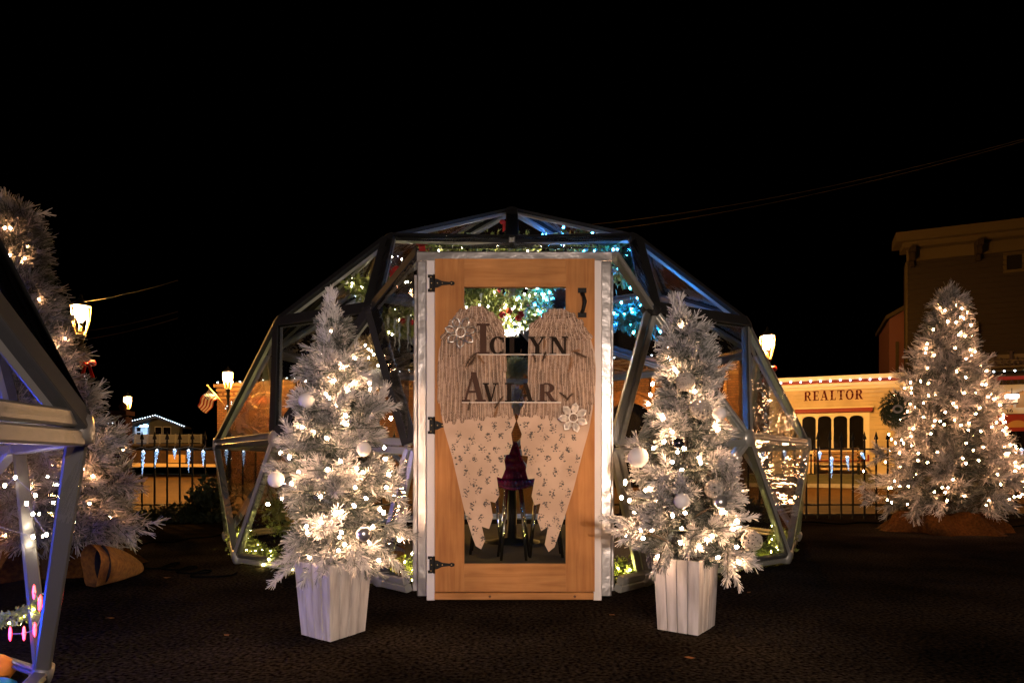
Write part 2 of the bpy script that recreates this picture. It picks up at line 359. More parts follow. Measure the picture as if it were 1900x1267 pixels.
# bulbs on its eave
me_roof = bulb_mesh('roof_bulb', .030, m_cool, 1.2)
t = thing('string_lights', 'row of white bulbs along the eave of the cream REALTOR office', 'string lights', 'roofline string lights', FR.P, ANG)
pts = []; k = 0
for x in range(0, 22):
    xx = 1431 + 18.2*x*(1 + .01*x*0)
    if xx > 1660: break
    u, _ = FR.px(xx, 700); pts.append(Vector((u, -.27, 3.9 + rnd.uniform(-.02,.02))))
bulbs_on(t, pts, me_roof, pts)
# tall building
root = thing('tall_building', 'tall brown clapboard building with a bracketed cornice and a shop front numbered 16', 'building', loc=FR.P, rz=ANG)
u0, _ = FR.px(1683, 600); u1 = u0 + 9.5; zt = 8.15
wu, wz = FR.px(1867, 502); wu2, wz2 = FR.px(1896, 472)
bw0, bz0 = FR.px(1770, 690); bw1, bz1 = FR.px(1814, 600)
b = siding(u0, u1, zB, zt, [(wu, wu2, wz, wz2), (FR.px(1825,690)[0], u1, 0, 4.05)], .18, 0); b.b2((u0, .05, zB), (u1, .8, zt-.02)); b.build('wall', m_brown, root)
b = MB(); cu, cz = FR.px(1658, 446); cb0 = FR.px(1683, 487)[1]
b.b2((u0-.02,-.08,zt-.05),(u1,.0,8.5)); b.b2((cu+.25,-.45,8.501),(u1,.5,8.68)); b.b2((cu,-.7,8.681),(u1,.5,9.0)); b.b2((u0-.04,-.05,4.4),(u0+.02,.2,zt-.06)); b.build('cornice', m_brown_t, root)
m_brk = mat('dark_bracket', (.014,.009,.006), .9, spec=.1)
for x in (1690, 1812, 1925):
    b = MB(); u, _ = FR.px(x, 470); b.b2((u-.09,-.6,8.3),(u+.09,-.085,8.495)); b.b2((u-.08,-.4,8.05),(u+.08,-.086,8.299)); b.b2((u-.07,-.22,7.85),(u+.07,-.087,8.049)); b.build('bracket', m_brk, root)
b = MB(); b.b2((wu-.09,-.06,wz-.09),(wu2+.09,.03,wz)); b.b2((wu-.09,-.06,wz2),(wu2+.09,.03,wz2+.09)); b.b2((wu-.09,-.058,wz+.001),(wu,.03,wz2-.001)); b.b2((wu2,-.058,wz+.001),(wu2+.09,.03,wz2-.001))
wf = b.build('window', m_brown_t, root); b = MB(); b.b2((wu,-.03,wz),(wu2,-.01,wz2)); b.build('pane', m_dkwin, wf)
b = MB(); b.b2((bw0,-.16,bz0-.6),(bw1,-.03,bz1)); b.build('boxed_chimney', m_brown_t, root)
# its lower shop front (right of the tree)
s0 = FR.px(1825, 690)[0]; zf = lambda y: FR.px(1870, y)[1]
b = MB(); b.b2((s0,-.12,zf(704)),(u1,.04,zf(697))); b.b2((s0,-.08,zf(714)),(u1,.03,zf(705))); b.b2((s0,-.34,zf(691)),(u1,.03,zf(688))); b.build('fascia', m_brown_t, root)
b = MB(); b.b2((s0,-.13,zf(712)+.12),(u1,-.125,zf(699))); b.build('fascia_band', m_redt, root)
b = MB(); b.b2((s0,-.05,zf(716)),(u1,.03,zf(714)-.001)); b.b2((s0,-.15,zf(720)),(u1,.03,zf(716)-.001)); 
for x in (1852, 1881, 1911, 1941):
    u = FR.px(x, 740)[0]; b.b2((u-.035,-.12,zf(757)),(u+.035,-.05,zf(720)-.001))
    for q in range(6):   # curved haunches either side
        dx = .03+.07*q; dz = .03*(6-q)
        for s_ in (1,-1): b.b2((u+s_*dx-.035*1.0,-.118+.001*q,zf(720)-dz),(u+s_*dx+.035,-.055,zf(720)-.0011*q))
b.b2((s0,-.14,zf(768)),(u1,-.04,zf(757)-.001)); b.build('porch_frame', mat('pale_trim', (.55,.52,.45), .6), root)
b = MB(); b.b2((s0,-.03,zf(757)),(u1,.03,zf(720))); b.build('transom', mat('amber_panel', (.42,.22,.08), .6), root)
b = MB(); b.b2((s0,-.06,zf(800)),(u1,.03,zf(768)-.01)); b.build('door_head', m_redt, root)
b = MB(); b.b2((s0,-.02,zB),(u1,.04,zf(800)-.001)); b.build('shop_window', m_dkwin, root)
b = MB(); u, _ = FR.px(1887, 790); b.add([(u + .32*math.cos(R(a)), -.066, zf(793) + .24*math.sin(R(a))) for a in range(0, 181, 15)], [tuple(range(13))]); b.build('fanlight', mat('amber_glass', (.45,.25,.08), .4), root)
m_dtx = mat('dark_lettering', (.022,.010,.008), .6)
sg = MB(); word(sg, 'L.L.HOB', T0, FR.px(1838,670)[0], zf(668), .3, -.12, -.06, .08, 1.4); sg.build('lettering', m_dtx, root)
sg = MB(); word(sg, 'ASSOCIATES', T0, FR.px(1838,680)[0], zf(679), .17, -.12, -.06, .1, 1.5); sg.build('lettering', m_dtx, root)
sg = MB(); word(sg, 'REALTORS', T0, FR.px(1842,714)[0], zf(715)+.02, .15, -.125, -.085, .1, 1.6); sg.build('lettering', m_dtx, root)
sg = MB(); word(sg, '16', T0, FR.px(1864,764)[0], zf(766), .15, -.155, -.139, .1, 1.1); sg.build('lettering', m_dtx, root)
b = MB(); b.b2((s0,-.058,zf(682)),(u1,-.03,zf(656))); b.build('sign_board', mat('olive_board', (.07,.05,.025), .7), root)
t = thing('string_lights', 'row of white bulbs over the shop front numbered 16', 'string lights', 'roofline string lights', FR.P, ANG)
pts = [Vector((FR.px(1819 + 19.4*i, 690)[0], -.38, zf(690.5))) for i in range(7)]; bulbs_on(t, pts, me_roof, pts)
# lantern in the porch
t = thing('porch_lantern', 'bright white square lantern hanging in the porch above number 16', 'lantern', loc=FR.P, rz=ANG)
u, _ = FR.px(1872, 740); b = MB(); b.b2((u-.16,-.5,zf(741)),(u+.16,-.2,zf(734))); b.build('light_panel', bulbmat('lantern_white', (1,.9,.8), 14), t)
b = MB(); b.b2((u-.13,-.47,zf(749)),(u+.13,-.23,zf(741)-.003)); b.build('lantern_glass', bulbmat('lantern_amber', (1,.55,.35), 1.2), t)
b = MB(); b.b2((u-.17,-.51,zf(734)+.002),(u+.17,-.19,zf(733)+.02)); b.b2((u-.15,-.49,zf(750)-.02),(u+.15,-.21,zf(749)-.002)); b.tube([(u,-.35,zf(733)),(u,-.35,zf(722))], .012, 5); b.build('lantern_frame', m_black, t)
# gabled wing beside the tall building
WG = Fac((FR.P + FR.n*5)); root = thing('gabled_wing', 'dark red gabled wing tucked behind the corner of the tall brown building', 'building', loc=WG.P, rz=ANG)
a0, _ = WG.px(1650, 600); a1, _ = WG.px(1700, 600); z1 = WG.px(1652, 592)[1]; z2 = WG.px(1690, 563)[1]
b = MB(); b.prism([(a0,.3),(a1,.3),(a1,z2),(a0,z1)], T0, 0, 4); b.build('wall', mat('dark_red_wall', (.10,.03,.018), .8), root)
b = MB(); b.prism([(a0-.15,z1-.05),(a1,z2-.03),(a1,z2+.16),(a0-.15,z1+.12)], T0, -.25, 4.1); b.build('roof', m_brown_t, root)
b = MB(); uu = WG.px(1664,640)[0]; b.b2((uu-.05,-.05,.3),(uu+.07,0.0,WG.px(1664,634)[1])); b.build('trim', m_brown_t, root)

# ---- brick building behind the dome
BF = Fac((-12.95, 30.0, 0)); LB = 21.8
root = thing('brick_building', 'long one storey orange lit brick building seen through the glasshouse dome', 'building', loc=BF.P, rz=ANG)
HB = 4.15
def hole(px): return BF.px(px, 800)[0]
arches = [(hole(1165), .95), (hole(1040), .95), (hole(640), .95)]
b = MB(); edges = [0] ; 
xs = sorted(arches)
cur = 0
for cxx, hw in xs:
    b.b2((cur, 0, 0), (cxx-hw, .35, HB)); top = 1.9
    n = 12
    for q in range(n):
        x0, x1 = cxx-hw+2*hw*q/n, cxx-hw+2*hw*(q+1)/n
        z0, z1_ = [top + math.sqrt(max(0, hw*hw-(x-cxx)**2)) for x in (x0, x1)]
        b.prism([(x0,z0),(x1,z1_),(x1,HB),(x0,HB)], T0, 0, .35)
    cur = cxx + hw
b.b2((cur, 0, 0), (LB, .35, HB)); b.b2((0,.36,0),(LB,7,HB-.1))
b.build('wall', m_brick, root)
for cxx, hw in xs:
    a = MB()
    for q in range(16):
        t0, t1 = R(180*q/16), R(180*(q+1)/16)
        P = lambda t_, rr: (cxx + rr*math.cos(t_), 1.9 + rr*math.sin(t_))
        a.prism([P(t0,hw+.001),P(t0,hw+.34),P(t1,hw+.34),P(t1,hw+.001)], T0, -.03, .02)
        a.prism([P(t0,hw+.341),P(t0,hw+.42),P(t1,hw+.42),P(t1,hw+.341)], T0, -.07, .02)
    a.build('arch_ring', mat('arch_brick', (.20,.085,.03), .85, noise=(9, (.12,.05,.018), .4, .6)), root)
    p = MB(); p.b2((cxx-hw,.2,0),(cxx+hw,.22,1.9+hw)); p.build('door_opening', m_dkwin, root)
b = MB(); b.b2((-.1,-.12,HB),(LB+.05,7,HB+.14)); b.b2((-.05,-.06,HB-.5),(LB,-.001,HB-.42)); b.b2((-.04,-.04,HB-.16),(LB,-.001,HB-.05))
for q in range(70): b.b2((.15+q*.31,-.05,HB-.34),(.27+q*.31,-.001,HB-.25))
b.build('cornice', mat('stone_cornice', (.15,.09,.04), .8), root)
for x in (1212, 1345, 520):
    u = hole(x); b = MB(); b.b2((u-.05,-.06,0),(u+.05,-.002,HB-.5)); b.build('pilaster', mat('pale_pilaster', (.28,.15,.06), .8), root)
sg = thing('shop_sign', 'oval dotted shop sign with a banner on the brick wall left of the dome', 'sign', loc=BF.P, rz=ANG)
u, z = BF.px(492, 743); b = MB()
for q in range(28):
    a = 2*math.pi*q/28; b.box((u+.72*math.cos(a), -.05, z+.34*math.sin(a)), (.1,.04,.05))
b.build('dotted_rim', mat('sign_cream', (.6,.5,.3), .7), sg)
b = MB(); b.b2((u-.8,-.06,z-.14),(u+.8,-.01,z+.14)); b.build('banner', mat('sign_brick_red', (.2,.06,.03), .7), sg)
t = thing('string_lights', 'long row of white bulbs on the cornice of the brick building', 'string lights', 'roofline string lights', BF.P, ANG)
pts = [Vector((.2+.42*i, -.16, HB+.2+.02*math.sin(i*1.7))) for i in range(51)]; bulbs_on(t, pts, me_roof, pts)

# ------------------------------------------------------------------ cabin far left
m_grey = mat('grey_siding', (.10,.105,.10), .8); m_wrail = mat('white_railing', (.5,.5,.5), .6)
def H(px, py, d=55): return W(px, py, d)
root = thing('cabin', 'small gabled cabin with white roof lights, railed deck and blue lit porch', 'building', loc=(0,0,0))
def poly(mb, pts, d, th, mi=0):
    k = len(pts); vs = [H(x, y, d) for x, y in pts]; vs += [v + Vector((0, th, 0)) for v in vs]
    mb.add(vs, [tuple(range(k))[::-1], tuple(range(k, 2*k))] + [(i, (i+1) % k, k+(i+1) % k, k+i) for i in range(k)], mi)
b = MB(); poly(b, [(277,826),(333,826),(333,790),(288,774),(277,778)], 55, .5); b.build('wall', m_grey, root); b = MB(); poly(b, [(246,826),(277,826),(277,778),(246,786)], 57.2, .4); b.build('porch_side_wall', m_grey, root)
b = MB(); poly(b, [(240,786),(288,771),(342,792),(342,795),(288,775),(240,790)], 54, 1.2); b.build('roof', mat('roof_dark', (.05,.05,.05), .8), root)
for x0, x1 in ((288,299),(303,316)):
    f_ = MB(); poly(f_, [(x0-1,806),(x1+1,806),(x1+1,791),(x0-1,791)], 54.95, .04); wf = f_.build('window', m_wrail, root)
    f_ = MB(); poly(f_, [(x0,806),(x1,806),(x1,792.5),(x0,792.5)], 54.9, .03); f_.build('pane', m_dkwin, wf)
b = MB(); poly(b, [(250,806),(274,806),(274,788),(250,788)], 57.1, .08); b.build('porch_wall', mat('porch_white', (.75,.77,.8), .6), root)
b = MB(); poly(b, [(254,800),(260,800),(260,793),(254,793)], 57.0, .08); poly(b, [(254,806),(260,806),(260,802),(254,802)], 57.0, .08); b.build('porch_window', m_dkwin, root)
b = MB(); poly(b, [(253,790.5),(271,790.5),(271,788),(253,788)], 55.6, .3); b.build('porch_light', bulbmat('blue_white_tube', (.30,.62,1), 90), root)
b = MB(); poly(b, [(244,827),(374,827),(374,823),(244,823)], 53, .6); b.build('deck', mat('deck_board', (.16,.12,.08), .8), root)
b = MB(); poly(b, [(250,807.5),(374,807.5),(374,806),(250,806)], 53, .1); poly(b, [(250,821),(374,821),(374,820),(250,820)], 53, .1)
for x in np.arange(251, 374, 1.9): poly(b, [(x,820),(x+.8,820),(x+.8,807.5),(x,807.5)], 53.02, .05)
for x in (250, 273, 296, 325, 350, 373): poly(b, [(x-1,823),(x+1,823),(x+1,805),(x-1,805)], 52.95, .12)
b.build('railing', m_wrail, root)
b = MB(); poly(b, [(244,862),(374,862),(374,827.5),(244,827.5)], 53.3, 2); b.build('deck_skirt', mat('dark_skirt', (.03,.02,.015), .9), root)
me_far = bulb_mesh('far_bulb', .036, bulbmat('cool_bulb_far', (.62,.8,1), 8), 1)
t = thing('string_lights', 'white bulbs outlining the gable of the small cabin', 'string lights', 'roofline string lights')
pts = [H(241+47*i/10, 781.5-11.5*i/10, 53.8) for i in range(11)] + [H(288+53*i/13, 770+20.5*i/13, 53.8) for i in range(1, 14)]; bulbs_on(t, pts, me_far, pts)
root = thing('shed', 'low dark shed with a lit eave, left of the gabled cabin', 'shed')
b = MB(); poly(b, [(150,860),(229,860),(229,788),(150,788)], 50, .5); b.build('wall', m_grey, root); b = MB(); poly(b, [(148,788),(231,788),(231,785.5),(148,784)], 49.5, .6); b.build('roof', m_dkwin, root)
t = thing('string_lights', 'short row of white bulbs on the eave of the low shed', 'string lights', 'roofline string lights')
pts = [H(176+8.2*i, 784.3+.2*i, 49.3) for i in range(6)]; bulbs_on(t, pts, me_far, pts)
# low walls beyond the road
root = MB(); 
for (x0, x1, y0, y1, d) in ((236,402,858,846,44),): poly(root, [(x0,y0+7),(x1,y0+7),(x1,y1-10),(x0,y1-10)], d, .3)
tag(root.build('retaining_wall', mat('wall_brown', (.05,.024,.012), .9, noise=(3,(.03,.015,.008),.4,.6))), 'long low dark retaining wall below the cabin across the road', 'wall')
root = MB(); poly(root, [(311,858),(344,858),(344,843),(311,843)], 43, .5); tag(root.build('utility_box', mat('tan_box', (.35,.21,.07), .8, noise=(5,(.4,.26,.1),.4,.6))), 'tan utility box standing against the retaining wall across the road', 'box')
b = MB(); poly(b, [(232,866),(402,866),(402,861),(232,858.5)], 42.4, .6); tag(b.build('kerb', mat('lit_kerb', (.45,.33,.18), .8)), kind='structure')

# ------------------------------------------------------------------ street lamps
def lamp_parts():
    d = {}
    b = MB(); b.lathe([(.17,0),(.17,.1),(.12,.14),(.11,.5),(.07,.62),(.055,1.2),(.045,3.3),(.06,3.36),(.09,3.42),(.05,3.5),(.07,3.62),(.11,3.68),(.11,3.7),(.001,3.71)], n=12); d['post'] = (b, m_black)
    b = MB()
    for k in range(6):
        a = 2*math.pi*k/6 + .3
        pts = [Vector((r*math.cos(a), r*math.sin(a), z)) for r, z in ((.08,3.7),(.13,3.8),(.175,4.0),(.195,4.2),(.195,4.31))]; b.tube(pts, .011, 5)
    b.lathe([(.05,3.71),(.06,3.76),(.02,3.82),(.03,3.86),(.001,3.9)], n=10)
    d['cage'] = (b, mat('cage_bronze', (.25,.17,.08), .35, .6))
    b = MB(); b.lathe([(.001,3.97),(.05,4.0),(.095,4.09),(.125,4.2),(.125,4.27),(.001,4.29)], n=14); d['globe'] = (b, m_sodium)
    b = MB(); b.lathe([(.21,4.33),(.21,4.36),(.13,4.44),(.05,4.5),(.02,4.6),(.001,4.62)], n=14); b.lathe([(.001,4.325),(.21,4.329)], n=14); d['cap'] = (b, m_black)
    return {k: mesh_of(v[0], k, v[1]) for k, v in d.items()}
LP = lamp_parts()
lamps = [(150, 15.4, 'old style street lamp with a warm lantern beside the tall flocked tree'),
         (423, 26.5, 'street lamp wrapped in white lights with a flag on its post'),
         (237, 36.0, 'small distant street lamp above the low shed by the cabin'),
         (1424, 19.0, 'street lamp with a red bow beside the cream REALTOR office')]
for px_, d, lab in lamps:
    t = thing('street_lamp', lab, 'street lamp', 'old style street lamps along the road', G(px_, d), rnd.uniform(0,6))
    for k in LP: put(k, LP[k], t, (0,0,0))
me_ls = bulb_mesh('lamp_string_bulb', .012, bulbmat('cool_bulb_lamp', (.75,.86,1), 6), 1.2)
for (px_, d, z0, z1, n, lab) in ((150, 15.4, 2.3, 3.4, 14, 'white lights wound around the lamp post beside the tall flocked tree'),
                             (423, 26.5, 1.0, 3.3, 26, 'white lights wound around the post that carries the flag'),
                             (1424, 19.0, 1.4, 3.2, 30, 'white lights wound around the lamp post with the red bow')):
    t = thing('lamp_string_lights', lab, 'string lights', 'lights wound round lamp posts'); base = G(px_, d)
    pts = []
    for i in range(n):
        z = z0 + (z1-z0)*i/n; a = i*1.3; pts.append(base + Vector((.12*math.cos(a)+rnd.uniform(-.04,.04), .12*math.sin(a), z)))
    bulbs_on(t, pts, me_ls, pts, sc=(1 if d < 22 else 1.4))
def bow(label, c, s):
    t = thing('ribbon_bow', label, 'bow', 'red bows on lamp posts')
    c = Vector(c)
    for sx in (-1, 1):
        b = MB(); b.ball(c + Vector((sx*.11*s, 0, .02*s)), .09*s, 10, 6, sz=.75, sy=.5); b.build('loop', m_redb, t)
        b = MB(); b.prism([(sx*.01*s,0),(sx*.06*s,0),(sx*.16*s,-.3*s),(sx*.08*s,-.3*s)], lambda u, y, v: c + Vector((u, y, v)), -.02, .0); b.build('tail', m_redb, t)
    b = MB(); b.ball(c, .045*s, 8, 6); b.build('knot', m_redb, t)
bow('red ribbon bow under the lantern beside the REALTOR office', G(1425, 18.8) + Vector((0, -.05, 3.38)), 1.2)
bow('dim red bow on the lamp post beside the tall flocked tree', G(165, 15.2) + Vector((0, -.05, 3.0)), 1.0)
# flag on its staff
t = thing('flag', 'striped national flag hanging on a staff from a lamp post', 'flag')
A, B = W(417, 752, 26.4), W(385, 715, 26.2); b = MB(); b.tube([A, B], .018, 6); b.ball(B, .04, 8, 5); b.build('staff', mat('staff_gold', (.5,.32,.12), .4), t)
def flagmesh():
    nx, nz = 26, 26; b = MB(); hoist0, hoist1 = W(387, 719, 26.22), W(404, 738, 26.3)
    fly = W(365, 752, 26.2) - hoist0
    vs = []; 
    for i in range(nx+1):
        for j in range(nz+1):
            s_, q = i/nx, j/nz
            p = hoist0.lerp(hoist1, q) + fly*s_*(1-.12*q) + Vector((.02*math.sin(s_*8+q*2), .06*math.sin(s_*9+q*3), -.05*s_*s_*math.sin(q*3)))
            vs.append(p)
    fs = []; mi = []
    for i in range(nx):
        for j in range(nz):
            fs.append((i*(nz+1)+j, (i+1)*(nz+1)+j, (i+1)*(nz+1)+j+1, i*(nz+1)+j+1))
            if i < nx*.42 and j < nz*.54: mi.append(3 if (i % 2 == 1 and j % 2 == 1) else 2)
            else: mi.append((j // 3) % 2)
    for f, m in zip(fs, mi): b.f.append(f); b.m.append(m); b.sm.append(True)
    b.v = [tuple(v) for v in vs]
    return b
flagmesh().build('cloth', [mat('flag_red', (.22,.012,.012), .8), mat('flag_white', (.5,.45,.38), .8), mat('flag_blue', (.03,.04,.14), .8), mat('flag_star', (.6,.6,.6), .8)], t)
# overhead cables
def cable(label, a, b_, sag, r=.012):
    a, b_ = Vector(a), Vector(b_); m = MB(); m.tube([a.lerp(b_, i/24) + Vector((0,0,-sag*4*(i/24)*(1-i/24))) for i in range(25)], r, 4)
    tag(m.build('overhead_cable', mat('cable_grey', (.045,.035,.025), .8, spec=.1)), label, 'cable', 'overhead cables')
cable('thin cable just above the lantern beside the tall flocked tree', W(60, 622, 15.2), W(330, 578, 14.0), .1, .008)
cable('thin cable crossing just below the lantern beside the tall flocked tree', W(60, 640, 15.2), W(330, 590, 15.0), .1, .008)
cable('topmost thin cable near the lantern beside the tall flocked tree', W(60, 570, 15.3), W(330, 520, 15.0), .1, .006)
cable('lower of two thin cables crossing the black sky above the dome', W(1020, 438, 20), W(1900, 262, 16), .3, .006)
cable('upper of two thin cables crossing the black sky above the dome', W(1020, 424, 20), W(1900, 258, 16), .3, .006)

# ------------------------------------------------------------------ fence
FD = 9.76
def fence(x0, x1, label, step=21.6, skip=()):
    t = thing('iron_fence', label, 'fence', 'iron picket fence round the square')
    for zr, th in ((.995, .022), (.20, .022), (.06, .022)):
        b = MB(); b.bar(G(x0, FD) + Vector((0,0,zr)), G(x1, FD) + Vector((0,0,zr)), .022, th); b.build('rail', m_black, t)
    pk = MB(); pk.bar((0,0,0), (0,0,1.1), .02, .02, (0,1,0)); pk.lathe([(.016,1.1),(.01,1.13),(.032,1.135),(.02,1.18),(.001,1.25)], n=6); me = mesh_of(pk, 'picket', m_black)
    x = x0 + 4; k = 0
    while x < x1:
        put('picket', me, t, G(x, FD), (0,0,0), (1,1,1)); x += step
fence(236, 830, 'black iron picket fence left of and behind the dome', 23.4)
fence(1060, 1935, 'black iron picket fence in front of the cream REALTOR office')
b = MB(); b.box(W(228, 860, 9.7) + Vector((0,0,-.05)), (.17,.17,1.42)); b.box(G(228, 9.7) + Vector((0,0,1.5)), (.22,.22,.06)); b.lathe([(.03,1.53),(.06,1.6),(.001,1.68)], G(228,9.7), 8)
tag(b.build('gate_post', mat('dark_red_brick', (.07,.022,.015), .9, bump=(30,.5,.01))), 'dark reddish gate post at the end of the left fence', 'post')
# icicle lights
def icicle_mesh(L):
    b = MB(); n = 16; pts = []; rs = []
    for i in range(n+1):
        f = i/n; pts.append((.006*math.sin(i*2.1), .006*math.cos(i*1.7), -L*f)); rs.append(max(.002, (.020*(1-f)**.8)*(1+.25*(i % 2))))
    b.tube(pts, rs, 7); return b
m_ice = bpy.data.materials.new('lit_icicle'); m_ice.use_nodes = True
_n = m_ice.node_tree; _p = _n.nodes['Principled BSDF']; _tc = _n.nodes.new('ShaderNodeTexCoord'); _v = _n.nodes.new('ShaderNodeTexVoronoi'); _v.inputs['Scale'].default_value = 55
_r = _n.nodes.new('ShaderNodeMapRange'); _r.inputs[1].default_value = .15; _r.inputs[2].default_value = .6; _r.inputs[3].default_value = 3.2; _r.inputs[4].default_value = .22
_n.links.new(_tc.outputs['Object'], _v.inputs[0]); _n.links.new(_v.outputs[0], _r.inputs[0]); _n.links.new(_r.outputs[0], _p.inputs['Emission Strength']); _p.inputs['Emission Color'].default_value = (.35,.6,1,1)
_p.inputs['Base Color'].default_value = (.5,.6,.8,1)
m_ice_c = bulbmat('icicle_cap_led', (.7,.85,1), 14)
def icicle(x, y0, y1, lab, tilt=0, d=FD-.06):
    L = (y1-y0)*d/F; t = thing('icicle_light', lab, 'icicle light', 'blue white icicle lights hung on the fence', W(x, y0, d)); t.rotation_euler = (0, tilt, 0)
    icicle_mesh(L).build('icicle', m_ice, t); b = MB(); b.ball((0,0,.0), .017, 8, 5); b.build('led', m_ice_c, t)
    b = MB(); b.tube([(0,0,.02),(0,0,.05),(.01,.04,.09)], .005, 4); b.build('hook', m_wwire, t)
for x, a, c, lab, tl in ((266,838,884,'long icicle light nearest the gate post, leftmost on the fence',.05),(291,836,868,'slanting icicle light second from the gate post',.12),(324,835,852,'shortest icicle light on the left fence, in front of the utility box',0),
    (350,836,876,'long straight icicle light right of the utility box',0),(377,838,867,'icicle light on the left fence closest to the dome',0),
    (1494,842,868,'icicle light near the left edge of the REALTOR window',.0),(1521,840,853,'short icicle light second from the dome on the right fence',0),(1543,850,888,'longest icicle light in front of the bench',.0),
    (1572,848,873,'icicle light in front of the right half of the bench',-.1),(1599,842,854,'tilted icicle light beside the big flocked tree',-.5),(1895,834,850,'blue icicle light at the far right end of the fence',0),
    (420,836,862,'icicle light seen through the left pane of the dome',0),(452,838,866,'second icicle light seen through the left pane of the dome',0),(1415,838,866,'icicle light seen through the right pane of the dome',0),(1455,838,860,'tilted icicle light seen at the right edge of the dome',-.2)):
    icicle(x, a, c, lab, tl)
b = MB()
for x0, x1 in ((240,262),(262,291),(291,350),(350,400)): b.tube([W(x0, 829, FD-.05), W((x0+x1)/2, 833, FD-.05), W(x1, 829, FD-.05)], .005, 4)
tag(b.build('icicle_wire', m_wwire), 'pale wire joining the icicle lights on the left fence', 'wire')
# bench
t = thing('park_bench', 'slatted wooden bench under the arched window of the REALTOR office', 'bench', loc=FR.P - FR.n*.9, rz=ANG)
m_bw = mat('bench_wood', (.33,.19,.08), .7)
bu0, bu1 = FR.px(1508, 870)[0], FR.px(1592, 870)[0]; zz = .42
for k in range(4): b = MB(); b.b2((bu0,.22+.03*k,zz+.52+.12*k),(bu1,.25+.03*k,zz+.60+.12*k)); b.build('back_slat', m_bw, t)
for k in range(4): b = MB(); b.b2((bu0,-.3+.13*k,zz+.42),(bu1,-.2+.13*k,zz+.45)); b.build('seat_slat', m_bw, t)
for x in (bu0+.05, bu1-.05):
    b = MB(); b.b2((x-.03,-.3,zz),(x+.03,-.24,zz+.415)); b.b2((x-.03,.18,zz),(x+.03,.24,zz+.41)); b.b2((x-.025,-.32,zz+.62),(x+.025,.2,zz+.66)); b.b2((x-.02,-.29,zz+.455),(x+.02,-.25,zz+.62)); b.bar((x,.26,zz+.4),(x,.38,zz+1.02),.05,.04,(0,1,0)); b.build('bench_end', m_black, t)
b = MB(); u, _ = FR.px(1504, 860); p = FR.P + FR.u*u - FR.n*1.1; b.tube([p + Vector((0,0,.4)), p + Vector((0,0,1.1))], .025, 6); b.ball(p + Vector((0,0,1.12)), .05, 8, 5); b.lathe([(.14,.4),(.1,.44),(.02,.48)], p, 8)
tag(b.build('garden_post', m_black), 'slim dark iron post at the left end of the bench', 'post')
# dark wreath on the left shoulder of the big tree
# ------------------------------------------------------------------ flocked trees
def needles(P0, D, L, wd, frost, flat=False, seed=0):
    """arrays of needles -> verts, faces, attribute; each needle a thin three sided spike (or a flat blade)"""
    rs = np.random.RandomState(seed); n = len(P0)
    A = np.cross(D, rs.normal(size=(n,3))); A /= np.linalg.norm(A, axis=1)[:,None] + 1e-9
    B = np.cross(D, A); P1 = P0 + D * L[:,None]
    if flat:
        v = np.stack([P0 - A*wd[:,None]*.5, P0 + A*wd[:,None]*.5, P1 + A*wd[:,None]*.35, P1 - A*wd[:,None]*.35], 1).reshape(-1,3)
        f = (np.arange(n)[:,None]*4 + np.array([0,1,2,3])).astype(np.int32); k = 4
    else:
        c = [(math.cos(a), math.sin(a)) for a in (0, 2.094, 4.189)]
        v = np.stack([P0 + (A*x + B*y)*wd[:,None]*.5 for x, y in c] + [P1 + (A*x + B*y)*wd[:,None]*.34 for x, y in c], 1).reshape(-1,3)
        q = np.array([[0,1,4,3],[1,2,5,4],[2,0,3,5]]); f = (np.arange(n)[:,None,None]*6 + q[None]).reshape(-1,4).astype(np.int32); k = 6
    return v, f, np.repeat(frost, k)
def np_mesh(name, v, f, mat_, attr=None, smooth=False):
    me = bpy.data.meshes.new(name); me.vertices.add(len(v)); me.vertices.foreach_set('co', v.astype(np.float32).ravel())
    k = f.shape[1]; me.loops.add(f.size); me.loops.foreach_set('vertex_index', f.ravel()); me.polygons.add(len(f))
    me.polygons.foreach_set('loop_start', np.arange(len(f), dtype=np.int32)*k); me.polygons.foreach_set('loop_total', np.full(len(f), k, np.int32))
    if attr is not None: a = me.attributes.new('frost', 'FLOAT', 'POINT'); a.data.foreach_set('value', attr.astype(np.float32))
    me.materials.append(mat_); me.update(); me.validate(); return me
def frame_of(d):
    d = d / (np.linalg.norm(d) + 1e-9); a = np.cross(d, [0.3,.5,.81]); a /= np.linalg.norm(a); return d, a, np.cross(d, a)
